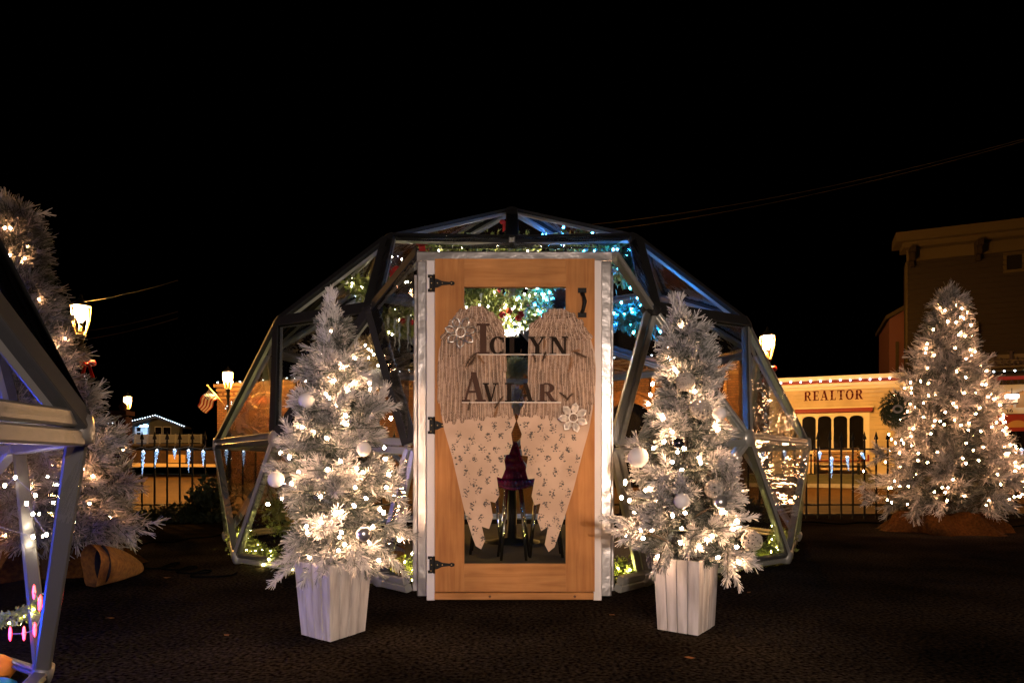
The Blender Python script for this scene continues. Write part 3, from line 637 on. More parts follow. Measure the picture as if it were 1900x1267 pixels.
def sprays(specs, per, nl, nw, seed, flat=False, fr=(.5,1.0)):
    """specs: (tip position, direction, spray length); bottle-brush sprigs"""
    rs = np.random.RandomState(seed); PP=[]; DD=[]; LL=[]; WW=[]; FF=[]; stems = []
    for sp_ in specs:
        tip, d, sl = sp_[:3]; ct = sp_[3] if len(sp_) > 3 else 1
        d, a, b = frame_of(np.array(d, float)); tip = np.array(tip, float); base = tip - d*sl
        bend = (a*rs.uniform(-1,1) + b*rs.uniform(-1,1))*.12*sl
        stems.append((base, tip))
        n = int(per*(sl/(.13 if nl < .06 else .21))*rs.uniform(.85,1.15)); t = rs.uniform(0,1,n)**.8; az = rs.uniform(0, 2*np.pi, n)
        op = np.where(t > .8, rs.uniform(.03,.75,n), rs.uniform(.45,.95,n))
        dirs = d[None]*np.cos(op)[:,None] + (a[None]*np.cos(az)[:,None] + b[None]*np.sin(az)[:,None])*np.sin(op)[:,None]
        dirs[:,2] -= .06; dirs /= np.linalg.norm(dirs,axis=1)[:,None]
        p = base[None] + d[None]*(sl*t)[:,None] + bend[None]*(np.sin(t*np.pi))[:,None]
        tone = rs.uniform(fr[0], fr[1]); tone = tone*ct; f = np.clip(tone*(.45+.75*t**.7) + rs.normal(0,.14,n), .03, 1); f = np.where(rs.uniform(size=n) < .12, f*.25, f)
        PP.append(p); DD.append(dirs); LL.append(nl*rs.uniform(.7,1.2,n)*(1-.35*t*(t<.9))); WW.append(nw*rs.uniform(.75,1.3,n)); FF.append(f)
    v, f, at = needles(np.concatenate(PP), np.concatenate(DD), np.concatenate(LL), np.concatenate(WW), np.concatenate(FF), flat, seed)
    return v, f, at, stems
def interp(prof, z):
    for (z0, a0, b0), (z1, a1, b1) in zip(prof, prof[1:]):
        if z0 <= z <= z1: t = (z-z0)/(z1-z0+1e-9); return a0+(a1-a0)*t, b0+(b1-b0)*t
    return (prof[0][1], prof[0][2]) if z < prof[0][0] else (prof[-1][1], prof[-1][2])
def flocked_tree(label, ax, ay, prof, nclump, sub, per, nl, nw, sl, seed, group, flat=False, z_trunk=0.0, top=None, extra=(), lo=.62, r_tr=.02, fr=(.62,1.1), kr=(.66,1.06)):
    """prof: (z, left x, right x) in world metres at the axis depth"""
    t = thing('flocked_tree', label, 'christmas tree', group, (ax, ay, 0)); rs = np.random.RandomState(seed)
    zmin, zmax = prof[0][0], prof[-1][0]; specs = []; hubs = []
    def rad(z, az):
        l, r = interp(prof, z); c = math.cos(az); mid = (1+c)/2; rl, rr = ax - l, r - ax; return max(.02, rl*(1-mid) + rr*mid)
    zs = []
    while len(zs) < nclump:
        z = rs.uniform(zmin, zmax)
        if rs.uniform() < rad(z, rs.uniform(0, 6.28))/max((p[2]-p[1])/2 for p in prof) + .12: zs.append(z)
    zs.sort()
    for i, z in enumerate(zs):
        az = i*2.39996 + rs.uniform(-.4,.4)
        if math.sin(az) > .25 and rs.uniform() < .55: az = -az     # more of them where they can be seen
        rr = rad(z, az); k = rs.uniform(*kr)*rr - sl*.72 - nl*.4; k = max(k, rr*.22); ctone = rs.uniform(.5, 1.15)
        tipc = np.array([k*math.cos(az), k*math.sin(az), z]); up = .25 + .9*((z-zmin)/(zmax-zmin))**3 + rs.uniform(-.25,.3)
        if z < zmin + .12*(zmax-zmin): up -= .5
        d = np.array([math.cos(az), math.sin(az), up]); d /= np.linalg.norm(d); hubs.append((np.array([0,0,max(z - .3*rr, zmin*.98)]), tipc))
        _, a, b = frame_of(d)
        for j in range(sub):
            dd = d + (a*rs.normal() + b*rs.normal())*.62; dd /= np.linalg.norm(dd); s_ = sl*rs.uniform(.7,1.15)
            specs.append((tipc + dd*s_*.75 + rs.normal(size=3)*.012, dd, s_, ctone*rs.uniform(.85,1.15)))
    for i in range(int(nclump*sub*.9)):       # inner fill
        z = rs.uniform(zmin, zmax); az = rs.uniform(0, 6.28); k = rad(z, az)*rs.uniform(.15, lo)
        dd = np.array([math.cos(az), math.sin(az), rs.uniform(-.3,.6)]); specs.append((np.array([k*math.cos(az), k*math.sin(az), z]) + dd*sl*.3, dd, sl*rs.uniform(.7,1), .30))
    if top:
        for (tx, ty, tz, dx, dz, s_) in top:
            for q in range(4): specs.append((np.array([tx-ax, ty-ay, tz]) + rs.normal(size=3)*np.array([.012,.012,.01])*s_/.2, (dx + rs.normal()*.12, -.1 + rs.normal()*.12, dz), s_))
    for (x, y, z, dx, dy, dz, s_) in extra: specs.append((np.array([x-ax, y-ay, z]), (dx, dy, dz), s_))
    v, f, at, stems = sprays(specs, per, nl, nw, seed+1, flat, fr)
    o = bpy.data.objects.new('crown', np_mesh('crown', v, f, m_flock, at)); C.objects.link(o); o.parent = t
    b = MB(); b.tube([(0,0,z_trunk),(0,0,(zmin+zmax)/2),(0,0,zmax)], [r_tr, r_tr*.7, .006], 8)
    for h, c in hubs[::2]: b.tube([h, c], [.009,.004], 4, caps=False)
    for a_, c in stems[::2]: b.tube([a_, c], [.004,.002], 3, caps=False)
    b.build('trunk', m_bark, t); return t, rad

def prof_px(rows, d):   # (y, xl, xr) -> (z, Xl, Xr), bottom first
    return sorted([(ZC + (HY-y)*d/F, (xl-950)*d/F, (xr-950)*d/F) for y, xl, xr in rows])
D1, D2, D3, D4 = 3.2, 3.27, 8.0, 4.95
X1, X2, X3, X4 = (622-950)*D1/F, (1272-950)*D2/F, (1758-950)*D3/F, (25-950)*D4/F
p1 = prof_px([(600,600,632),(630,598,646),(655,590,662),(690,560,688),(730,555,700),(765,532,738),(800,510,742),(840,503,742),(880,505,755),(930,503,760),(980,505,758),(1020,515,755),(1045,535,740)], D1)
tr1, rad1 = flocked_tree('slim flocked tree with white baubles in the pot left of the door', X1, D1, p1, 50, 9, 120, .047, .0043, .115, 11, 'potted flocked trees by the door', z_trunk=.2,
    top=[((612-950)*D1/F, D1, ZC+(HY-549)*D1/F, -.02, 1, .24), ((625-950)*D1/F, D1-.02, ZC+(HY-590)*D1/F, .12, 1, .2), ((600-950)*D1/F, D1-.02, ZC+(HY-600)*D1/F, -.1, 1, .2), ((636-950)*D1/F, D1-.02, ZC+(HY-630)*D1/F, .3, 1, .16)],
    extra=[(*W(512,1078,3.1), -.8,-.3,-.6,.16), (*W(530,1062,3.1), -.7,-.5,-.5,.15), (*W(565,1075,3.0), -.3,-.6,-.8,.15), (*W(590,1070,2.98), .0,-.6,-.9,.14), (*W(520,1045,3.1), -.8,-.5,-.3,.15), (*W(750,1060,3.15), .7,-.2,-.8,.16), (*W(735,1040,3.1), .7,-.3,-.6,.14), (*W(600,1040,2.95), -.1,-.8,-.6,.14), (*W(650,1020,2.95), .1,-.9,-.4,.12)])
p2 = prof_px([(600,1240,1268),(640,1238,1285),(665,1226,1330),(700,1208,1348),(735,1200,1350),(770,1190,1362),(810,1165,1362),(850,1150,1372),(890,1150,1385),(930,1140,1400),(970,1135,1400),(1005,1150,1405),(1035,1190,1390)], D2)
tr2, rad2 = flocked_tree('slim flocked tree with twig balls in the pot right of the door', X2, D2, p2, 50, 9, 120, .047, .0043, .115, 23, 'potted flocked trees by the door', z_trunk=.2,
    top=[((1250-950)*D2/F, D2, ZC+(HY-561)*D2/F, -.1, 1, .2), ((1262-950)*D2/F, D2-.02, ZC+(HY-585)*D2/F, .1, 1, .2), ((1276-950)*D2/F, D2-.02, ZC+(HY-625)*D2/F, .3, 1, .16), ((1240-950)*D2/F, D2-.02, ZC+(HY-622)*D2/F, -.2, 1, .16)],
    extra=[(*W(1370,1082,3.15), .2,-.3,-.9,.18), (*W(1350,1075,3.1), -.1,-.3,-.9,.16), (*W(1385,1050,3.2), .5,-.2,-.7,.15), (*W(1140,985,3.15), -.9,-.2,.1,.16), (*W(1125,962,3.2), -.9,0,.3,.15), (*W(1215,1060,3.05), -.4,-.4,-.8,.15), (*W(1230,1050,3.0), -.2,-.6,-.8,.13), (*W(1395,960,3.2), .9,-.1,.1,.15)])
p3 = prof_px([(560,1738,1776),(590,1722,1798),(625,1705,1808),(660,1694,1814),(700,1676,1826),(735,1660,1842),(770,1650,1856),(810,1640,1868),(850,1618,1880),(890,1600,1886),(920,1598,1890),(950,1620,1885)], D3)
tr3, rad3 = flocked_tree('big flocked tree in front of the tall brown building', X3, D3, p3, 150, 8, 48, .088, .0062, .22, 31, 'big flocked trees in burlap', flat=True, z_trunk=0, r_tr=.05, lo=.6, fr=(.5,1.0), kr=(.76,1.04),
    top=[(W(1757,532,D3).x, D3, W(0,532,D3).z, 0, 1, .26), (W(1768,545,D3).x, D3, W(0,548,D3).z, .3, 1, .2), (W(1748,545,D3).x, D3, W(0,548,D3).z, -.3, 1, .2)],
    extra=[(*W(1836,662,D3-.3), .9,-.3,.6,.34), (*W(1600,905,D3-.2), -1,-.2,-.2,.34), (*W(1605,935,D3-.2), -1,-.2,-.3,.3)])
p4 = prof_px([(400,-40,40),(430,-45,66),(480,-60,72),(520,-70,82),(560,-80,112),(600,-90,128),(650,-120,150),(690,-140,168),(740,-160,180),(790,-170,208),(840,-190,228),(880,-200,225),(930,-210,240),(970,-220,262),(1000,-220,240)], D4)
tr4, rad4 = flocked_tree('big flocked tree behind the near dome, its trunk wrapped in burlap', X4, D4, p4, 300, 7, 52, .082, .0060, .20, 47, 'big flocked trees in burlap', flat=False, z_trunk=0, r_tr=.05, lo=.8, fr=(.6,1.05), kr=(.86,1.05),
    top=[(W(8,372,D4).x, D4, W(0,372,D4).z, 0, 1, .26), (W(22,385,D4).x, D4, W(0,388,D4).z, .3, 1, .2), (W(-8,380,D4).x, D4, W(0,388,D4).z, -.3, 1, .2)],
    extra=[(*W(292,966,4.8), 1,-.1,.1,.34), (*W(270,985,4.7), 1,-.2,-.2,.3), (*W(240,1000,4.6), .7,-.3,-.5,.3), (*W(60,448,4.9), .9,-.2,.4,.25), (*W(72,470,4.9), 1,-.2,.1,.22)])
# pots
def pot(label, front, left, right, h, flare, seed, top_front=None):
    t = thing('tree_pot', label, 'plant pot', 'white tapered plank pots'); f, l, r = [Vector(p) for p in (front, left, right)]
    bk = l + r - f; c = (l + r)/2; bot = [f, r, bk, l]; top = [c + (p-c)*flare + Vector((0,0,h)) for p in bot]
    for i in range(4):
        a, b_, ta, tb = bot[i], bot[(i+1) % 4], top[i], top[(i+1) % 4]; m = MB(); n = 4
        nn = (b_-a).cross(ta-a).normalized() * -1
        if nn.dot(a - c) < 0: nn = -nn
        for k in range(n):
            e = .012; s0, s1 = k/n + (e if k else 0), (k+1)/n - (e if k < n-1 else 0)
            o0 = Vector(nn)*(.0012*((k*7+i) % 3)); q = [a.lerp(b_, s0), a.lerp(b_, s1), ta.lerp(tb, s1), ta.lerp(tb, s0)]
            m.add([x + o0 for x in q] + [x - nn*.016 for x in q], [(0,1,2,3),(4,7,6,5),(3,2,6,7),(0,4,5,1),(0,3,7,4),(1,5,6,2)])
        m.build('side', m_potw, t)
    m = MB(); m.add([c + (p-c)*(1+(flare-1)*.8)*.9 + Vector((0,0,h*.8)) for p in bot], [(0,1,2,3)]); m.build('soil', m_bark, t)
m_potw = mat('whitewashed_plank', (.52,.49,.49), .7, spec=.2, noise=(7, (.33,.30,.29), .36, .66, (4,4,.6)), bump=(30, .3, .004))
pot('white plank pot under the tree left of the door', G(613,2.97), G(560,3.10), G(677,3.17), .335, 1.23, 1)
pot('white plank pot under the tree right of the door', G(1295,3.08), G(1221,3.20), G(1326,3.28), .335, 1.15, 2)

# ------------------------------------------------------------------ bulbs on trees
me_b1 = bulb_mesh('tree_bulb', .0072, m_warm, 1.4); me_b2 = bulb_mesh('tree_bulb_far', .0095, m_warm_far, 1.4)
def surf(px_, py_, X, D, rad, k=1.0):
    d = D
    for _ in range(4):
        p = W(px_, py_, d); dx = p.x - X; rr = rad(p.z, math.pi if dx < 0 else 0)*k; d = D - math.sqrt(max(0, rr*rr - dx*dx))*.95
    return W(px_, py_, d)
B1 = [(597,646),(596,660),(575,677),(637,678),(657,664),(616,615),(619,706),(604,732),(610,738),(624,752),(641,771),(640,786),(561,793),(582,801),(606,813),(657,712),(646,723),(521,840),(537,848),(554,875),(608,871),(662,869),(674,876),(721,880),(717,904),(659,904),(541,897),(594,920),(679,924),(657,938),(633,949),(622,954),(497,935),(596,969),(570,987),(633,987),(630,996),(692,977),(686,1007),(741,1002),(628,1021),(574,1034),(703,1039),(712,951),(705,944),(632,856),(715,851),(640,1010),(568,977)]
B2 = [(1264,605),(1289,648),(1242,665),(1252,685),(1256,690),(1289,726),(1297,744),(1231,773),(1232,819),(1213,831),(1177,861),(1298,850),(1300,858),(1257,838),(1270,832),(1247,857),(1265,871),(1265,902),(1197,909),(1221,929),(1168,928),(1362,895),(1377,912),(1340,950),(1271,951),(1248,956),(1177,950),(1368,966),(1360,981),(1265,980),(1189,983),(1209,983),(1193,998),(1168,982),(1322,994),(1312,1001),(1263,1007),(1298,1014),(1367,1014),(1371,1043),(1332,1034),(1220,1032),(1327,790),(1332,797),(1230,775),(1247,801),(1297,849),(1205,905)]
for lab, BB, X, D, rad in (('warm white lights wound round the potted tree left of the door', B1, X1, D1, rad1), ('warm white lights wound round the potted tree right of the door', B2, X2, D2, rad2)):
    t = thing('tree_lights', lab, 'string lights', 'warm lights on the flocked trees'); pts = [surf(x, y, X, D, rad, .84) for x, y in BB]
    bulbs_on(t, pts, me_b1)
    rs = random.Random(5); back = []
    for i in range(20):
        z = rs.uniform(.42, 1.35); a = rs.uniform(0, math.pi) if i < 20 else rs.uniform(math.pi, 2*math.pi); k = rad(z, a)*rs.uniform(.4,.8) if i >= 20 else rad(z, a)*.9; back.append(Vector((X + k*math.cos(a), D + k*math.sin(a), z)))
    for p in back: put('bulb', me_b1, t, p)
    wr = MB(); o = sorted(pts, key=lambda p: p.z)
    q = [Vector((X + (rad(z_, a)*.8)*math.cos(a), D + rad(z_, a)*.8*math.sin(a), z_)) for z_, a in ((.42 + 1.0*i/160, i*.45) for i in range(160))]; wr.tube(q, .0022, 3, caps=False); wr.build('wire', m_wire, t)
def scatter_lights(label, X, D, rad, z0, z1, n, me, seed, front=.9, k0=.74, k1=.93):
    t = thing('tree_lights', label, 'string lights', 'warm lights on the flocked trees'); rs = random.Random(seed); P = []
    while len(P) < n:
        z = rs.uniform(z0, z1)
        if rs.random() > rad(z, 0)/rad(z0+.2, 0)*1.05 + .05: continue
        a = rs.uniform(math.pi*1.02, math.pi*1.98) if rs.random() < front else rs.uniform(0, math.pi); k = rad(z, a)*rs.uniform(k0, k1)
        P.append(Vector((X + k*math.cos(a), D + k*math.sin(a), z)))
    P.sort(key=lambda p: p.y)
    for p in P[:100]: put('bulb', me, t, p, (rs.uniform(0,3), rs.uniform(0,3), 0))
    if len(P) > 100:
        b = MB()
        for p in P[100:]: b.ball(p, .0095, 6, 4, sz=1.4)
        tag(b.build('bulbs', m_warm_far, t), kind='stuff')
    wr = MB(); q = [Vector((X + rad(z_, a)*.75*math.cos(a), D + rad(z_, a)*.75*math.sin(a), z_)) for z_, a in ((z0 + (z1-z0)*i/200, i*.4) for i in range(200))]; wr.tube(q, .003, 3, caps=False); wr.build('wire', m_wire, t)
scatter_lights('warm lights on the big flocked tree before the tall building', X3, D3, rad3, .32, 2.7, 165, me_b2, 3)
scatter_lights('warm lights on the big flocked tree behind the near dome', X4, D4, rad4, .3, 2.5, 85, bulb_mesh('tree_bulb_mid', .009, m_warm_far, 1.3), 4)

# ------------------------------------------------------------------ baubles
def bauble(px_, py_, r, X, D, rad, m, lab, kind='bauble'):
    p = surf(px_, py_, X, D, rad, 1.0); rr = r*p.y/F; t = thing(kind, lab, 'ornament', 'round ornaments on the potted trees', p)
    if kind == 'bauble':
        b = MB(); b.ball((0,0,0), rr, 20, 14); b.build('ball', m, t)
        b = MB(); b.lathe([(rr*.2, rr*.93),(rr*.2, rr*1.15),(.001, rr*1.16)], n=10); b.build('cap', m_silver, t)
    else:
        b = MB(); rs = random.Random(int(px_))
        for i in range(20):
            n = Vector((rs.gauss(0,1), rs.gauss(0,1), rs.gauss(0,1))).normalized(); u = n.orthogonal().normalized(); v = n.cross(u); off = rs.uniform(-.45,.45); q = math.sqrt(1-off*off)
            b.tube([(n*off + (u*math.cos(a) + v*math.sin(a))*q)*rr*rs.uniform(.97,1.0) for a in [2*math.pi*k/18 for k in range(19)]], rr*.055, 4, caps=False)
        b.build('twig_ball', m, t)
bauble(569,743,15,X1,D1,rad1,m_pearl,'white bauble near the upper left edge of the left potted tree')
bauble(675,833,13.5,X1,D1,rad1,m_pearl,'white bauble on the right side of the left potted tree')
bauble(512,889,15,X1,D1,rad1,m_pearl,'white bauble at the outer left edge of the left potted tree')
bauble(675,990,14.5,X1,D1,rad1,m_silver,'silver bauble low on the left potted tree above the pot')
bauble(1184,848,19,X2,D2,rad2,m_pearl,'large white bauble facing the door on the right potted tree')
bauble(1335,767,13,X2,D2,rad2,m_pearl,'white bauble on the upper right of the right potted tree')
bauble(1265,929,15,X2,D2,rad2,m_pearl,'white bauble at the centre of the right potted tree')
bauble(1336,931,13.5,X2,D2,rad2,m_silver,'silver bauble right of the central white bauble')
bauble(1367,850,10,X2,D2,rad2,m_silver,'small silver bauble at the right edge of the right potted tree')
bauble(1259,822,11,X2,D2,rad2,m_gun,'dark mirrored bauble high on the right potted tree')
bauble(1272,708,17,X2,D2,rad2,m_twig,'topmost white twig ball on the right potted tree','twig_ball')
bauble(1300,759,19,X2,D2,rad2,m_twig,'white twig ball just under the topmost one','twig_ball')
bauble(1325,907,17,X2,D2,rad2,m_twig,'white twig ball above the silver bauble','twig_ball')
bauble(1395,1003,19,X2,D2,rad2,m_twig,'white twig ball hanging lowest on the right potted tree','twig_ball')
p = W(1657, 760, 7.4); t = thing('wreath', 'dark wreath with a pale ring on the left side of the big flocked tree', 'wreath', loc=p)
v, f, at, _ = sprays([(np.array([.11*math.cos(a*1.0), -.01, .14*math.sin(a)])*q, (math.cos(a+.8), -.3, math.sin(a+.8)), .1) for q in (1.35,.9,.45) for a in np.arange(0, 6.28, .3)], 60, .04, .006, 77, True, (0,.02))
o = bpy.data.objects.new('foliage', np_mesh('foliage', v, f, m_dleaf)); C.objects.link(o); o.parent = t
b = MB(); b.tube([(.045*math.cos(a), -.09, .035*math.sin(a)) for a in np.arange(0, 6.5, .35)], .012, 6); b.build('ring', m_wwire, t)

# ------------------------------------------------------------------ burlap
def cloth_blob(name, label, c, rx, ry, h, seed, mouth=None, sk=1.35):
    rs = random.Random(seed); b = MB(); n, m = 150, 22; vs = []
    ph = [(rs.uniform(0,6.28), rs.randint(2,9), rs.uniform(.03,.1)) for _ in range(6)]
    for j in range(m+1):
        f = j/m
        for i in range(n):
            a = 2*math.pi*i/n; wv = sum(A*math.sin(k*a+p+f*2.2) for p, k, A in ph) + .028*math.sin(19*a+5*f+2*math.sin(3*a)) + .02*math.sin(31*a-9*f)
            if f < .8: rr = sk - (sk-.8)*f/.8; rr += .05*math.sin(f*9+a*3)
            else: rr = .8 - (f-.8)*3.2
            z = h*(math.sin(min(1, f/.8)*math.pi/2))**1.2 if f < .8 else h*(1 - (f-.8)*.8)
            z *= (1 + wv*1.2)
            vs.append((c[0] + rx*rr*(1+wv)*math.cos(a), c[1] + ry*rr*(1+wv)*math.sin(a), c[2] + max(.004, z)))
    b.add(vs, [(j*n+i, j*n+(i+1) % n, (j+1)*n+(i+1) % n, (j+1)*n+i) for j in range(m) for i in range(n)], 0, True)
    return tag(b.build(name, m_burlap), label, 'burlap wrap', 'burlap wraps at the foot of the big trees')
cloth_blob('burlap_wrap', 'rumpled brown burlap round the foot of the tree before the tall building', (X3-.06, D3-.02, 0), .52, .42, .22, 5)
cloth_blob('burlap_wrap', 'brown burlap round the foot of the tree behind the near dome', (X4+.1, D4, 0), .5, .45, .28, 9)
b = MB(); c0, c1 = W(168, 1046, 4.3), W(226, 1066, 4.6); c0.z = .135; c1.z = .04
n = 28; vs = []
for j in range(9):
    f = j/8; c = c0.lerp(c1, f)
    for i in range(n):
        a = 2*math.pi*i/n; rr = .135*(1-f**2.2*.8)*(1+.09*math.sin(3*a+f*3)+.05*math.sin(5*a)); vs.append((c.x + rr*math.cos(a)*.75, c.y + .25*f - rr*.5*math.cos(a), max(.005, c.z + rr*1.05*math.sin(a))))
b.add(vs, [(j*n+i, j*n+(i+1) % n, (j+1)*n+(i+1) % n, (j+1)*n+i) for j in range(8) for i in range(n)], 0, True); b.add(vs[-n:], [tuple(range(n))])
tag(b.build('burlap_sack', mat('bright_burlap', (.30,.12,.025), .95, noise=(40, (.17,.065,.014), .35, .65), bump=(160,.6,.004))), 'open brown burlap roll with a dark round mouth lying beside the near dome', 'burlap roll')
q = MB(); q.add([(c0.x + .04 + .118*math.cos(2*math.pi*i/20)*.75, c0.y + .06 - .118*.5*math.cos(2*math.pi*i/20), max(.01, c0.z + .122*math.sin(2*math.pi*i/20))) for i in range(20)], [tuple(range(20))]); q.build('mouth_shade', mat('mouth_shade_black', (.004,.003,.003), 1), bpy.data.objects['burlap_sack'])  # near-black disc painted as the shade inside the roll's mouth

# ------------------------------------------------------------------ domes
def az(r, deg, z, c): a = R(deg); return Vector((c[0] + r*math.sin(a), c[1] - r*math.cos(a), z))
def dome(c, rot, label, door=False, zE=.95, rBk=None, rNk=None, zN=None, ms=None):
    t = thing('clear_dome', label, 'dome', 'clear panelled garden domes')
    E = {k: az(2.75, rot+36*k, zE, c) for k in range(10)}
    rB = [2.70, 2.66, 2.88, 2.8, 2.75, 2.75, 2.8, 2.88, 2.66, 2.70]; B = {k: az(rBk or rB[k], rot+18+36*k, .05, c) for k in range(10)}
    aN = [20.8, 52.2, 90, 126, 162, 198, 234, 270, 307.8, 339.2]; rN = [2.58, 2.36, 2.45, 2.45, 2.5, 2.5, 2.45, 2.45, 2.36, 2.58]
    N = {k: az(rNk or rN[k], rot+(18+36*k if rNk else aN[k]), zN or (1.79 if k in (0, 9) else 1.9), c) for k in range(10)}
    Rr = {k: az(1.69, rot+36+72*k, 2.6, c) for k in range(5)}
    A = az(0, 0, 3.33, c); Fm = (Rr[0]+Rr[4])/2 + Vector((0,0,-.02))
    cen = Vector((c[0], c[1], .8)); S = []; Pn = []
    def s(a, b, wd=.064): S.append((a, b, wd*(.38 if ms and min(a.z, b.z) < .3 else 1)))
    def p(*q): Pn.append(q)
    for k in range(10):
        k1 = (k+1) % 10
        if not (door and k in (0, 9)):
            s(E[k], E[k1], .09)
        if not (door and k in (9,)): pass
        # knee wall
        if not (door and k == 0):
            s(E[k], B[k])
            if not (ms and k == 3): s(E[k], B[(k-1) % 10])     # the near dome opens there
        if not (door and k == 9): s(B[k], B[k1], .07)
        if not (door and k in (0, 9)): p(E[k], E[k1], B[k])
        if not (door and k in (9, )) and not (door and k1 == 0): p(E[k1], B[k1], B[k])
        # first sloping course
        if not (door and k in (0,)): s(E[k], N[k]); s(E[k], N[(k-1) % 10])
        if not (door and k == 9): s(N[k], N[k1], .08)
        if not (door and k in (0, 9)): p(E[k], E[k1], N[k])
        if not (door and k == 9): p(E[k1], N[k], N[k1])
    for k in range(5):
        a, b = N[2*k], N[(2*k+1) % 10]; nx = N[(2*k+2) % 10]; r1 = Rr[(k+1) % 5]
        s(Rr[k], a, .11 if door and k in (0,4) else .08); s(Rr[k], b, .11 if door and k == 4 else .08); p(Rr[k], a, b)
        if not (door and k == 4):
            s(Rr[k], r1, .08); s(r1, b, .07); p(Rr[k], b, r1); p(r1, b, nx)
        s(Rr[k], A, .07); p(A, Rr[k], r1)
    if door:
        DL, DR = W(779, 468, 4.02), W(1136, 468, 4.02); ML, MR = W(764, 829, 4.2), W(1141, 829, 4.2); BL = Vector((ML.x, 4.1, .05)); BR = Vector((MR.x, 4.1, .05)); PK = W(950, 449, 4.72)
        s(Rr[0], Fm, .085); s(Rr[4], Fm, .085); s(Fm, A, .10)
        for D_, M_, B_, n_, e_, b_, r_ in ((DR, MR, BR, N[0], E[1], B[0], Rr[0]), (DL, ML, BL, N[9], E[9], B[9], Rr[4])):
            s(n_, D_, .055); s(n_, M_, .085); s(M_, e_, .10); s(M_, b_, .085); s(B_, b_, .10)
            p(n_, D_, M_); p(n_, M_, e_); p(e_, M_, b_); p(M_, B_, b_); p(D_, PK, r_); p(D_, r_, n_); p(PK, r_, Fm)
        m = MB(); m.add([DL + Vector((0,.0,.02)), DR + Vector((0,0,.02)), PK], [(0,1,2)]); m.build('canopy', m_canopy, t)
    keys = set()
    for a, b, wd in S:
        mid = (a+b)/2; up = (mid-cen).normalized(); k = tuple(round(x, 2) for x in mid)
        if k in keys: continue
        keys.add(k); m = MB(); sh = (b-a).normalized()*.02
        # two panel frames side by side make one strut
        side = sh.normalized().cross(up).normalized()*(wd*.26)
        m.bar(a+sh+side, b-sh+side, wd*.47, .05, up, bev=.006); m.bar(a+sh-side, b-sh-side, wd*.47, .046, up, bev=.006)
        st_o = m.build('strut', ms or m_alu, t); fz = (a+b)/2; lim = .40 if (fz.x - c[0]) > .9 else .55
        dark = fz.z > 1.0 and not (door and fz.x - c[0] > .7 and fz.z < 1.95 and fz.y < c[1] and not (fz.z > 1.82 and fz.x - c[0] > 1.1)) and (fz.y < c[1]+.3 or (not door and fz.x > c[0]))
        if dark:  # black strips added over the struts to darken them as if unlit
            m2 = MB(); m2.bar(a+sh+up*.029, b-sh+up*.029, wd*1.12, .012, up, bev=.003); m2.bar(a+sh+up*.018+side*2.05, b-sh+up*.018+side*2.05, .004, .030, up); m2.bar(a+sh+up*.018-side*2.05, b-sh+up*.018-side*2.05, .004, .030, up); m2.build('shade_cover', m_strut_shade, st_o)
    for i, q in enumerate(Pn):
        mid = sum(q, Vector())/len(q); n = (q[1]-q[0]).cross(q[2]-q[0]).normalized()
        if n.dot(mid-cen) < 0: n = -n
        m = MB(); m.add([x + n*.03 + (mid-x).normalized()*.03 for x in q], [(0,1,2)])
        low = mid.z < 1.0 and mid.x > 1.9
        m.build('panel', m_film_n if ms else (m_film_w if low else m_film), t)
    nodes = list(E.values()) + list(N.values()) + list(Rr.values()) + list(B.values()) + [A]
    for q in nodes:
        if door and (q - E[0]).length < .01: continue
        m = MB(); u = (q-cen).normalized(); rot_ = u.to_track_quat('Z', 'Y').to_matrix(); hr = .7 if ms else 1; m.lathe([(.001,.034),(.05*hr,.03),(.062*hr,.012),(.062*hr,-.03),(.001,-.03)], n=10)
        m.v = [tuple(rot_ @ Vector(v) + q) for v in m.v]; m.build('hub', m_strut_shade if (q.z > 1.2 and q.y < c[1]+.3) else (ms or m_alu), t)
    return dict(E=E, B=B, N=N, R=Rr, A=A, t=t)
CD = (0.0, 6.9)
dm = dome(CD, 0, 'big clear dome with the wooden door and angel wings', True)
d2 = dome((-3.635, .68), 4, 'near clear dome lit blue inside, cut by the left edge', False, .86, 2.62, 2.35, 1.78, mat('dull_aluminium', (.17,.165,.16), .4, .5, bump=(9,.25,.01)))
DT = dm['t']
# door housing
b = MB()
xl0, xl1, xr0, xr1 = -.533, -.492, .507, .566
for x0, x1 in ((-.545,-.487),(.508,.572)):
    b.bar(((x0+x1)/2, 4.02, .02), ((x0+x1)/2, 4.02, 1.93), x1-x0, .22, (0,1,0), bev=.008)
b.bar((-.66+.09, 4.12, .02), (-.66+.10, 4.12, 1.9), .05, .1, (0,1,0), bev=.006); b.bar((.59, 4.12, .02), (.585, 4.12, 1.9), .04, .1, (0,1,0), bev=.006)
b.bar((-.545, 4.02, 1.962), (.572, 4.02, 1.962), .062, .22, (0,1,0), bev=.008)
b.build('door_surround', m_alu2, DT)
for x, z1 in ((-.463, 1.93), (.487, 1.93)):
    m = MB(); m.bar((x, 3.91, .0), (x, 3.91, z1), .046, .05, (0,1,0), bev=.002); m.build('door_jamb', m_white, DT)
m = MB(); m.bar((-.438, 3.885, .027), (.462, 3.885, .027), .038, .055, (0,1,0), bev=.003)
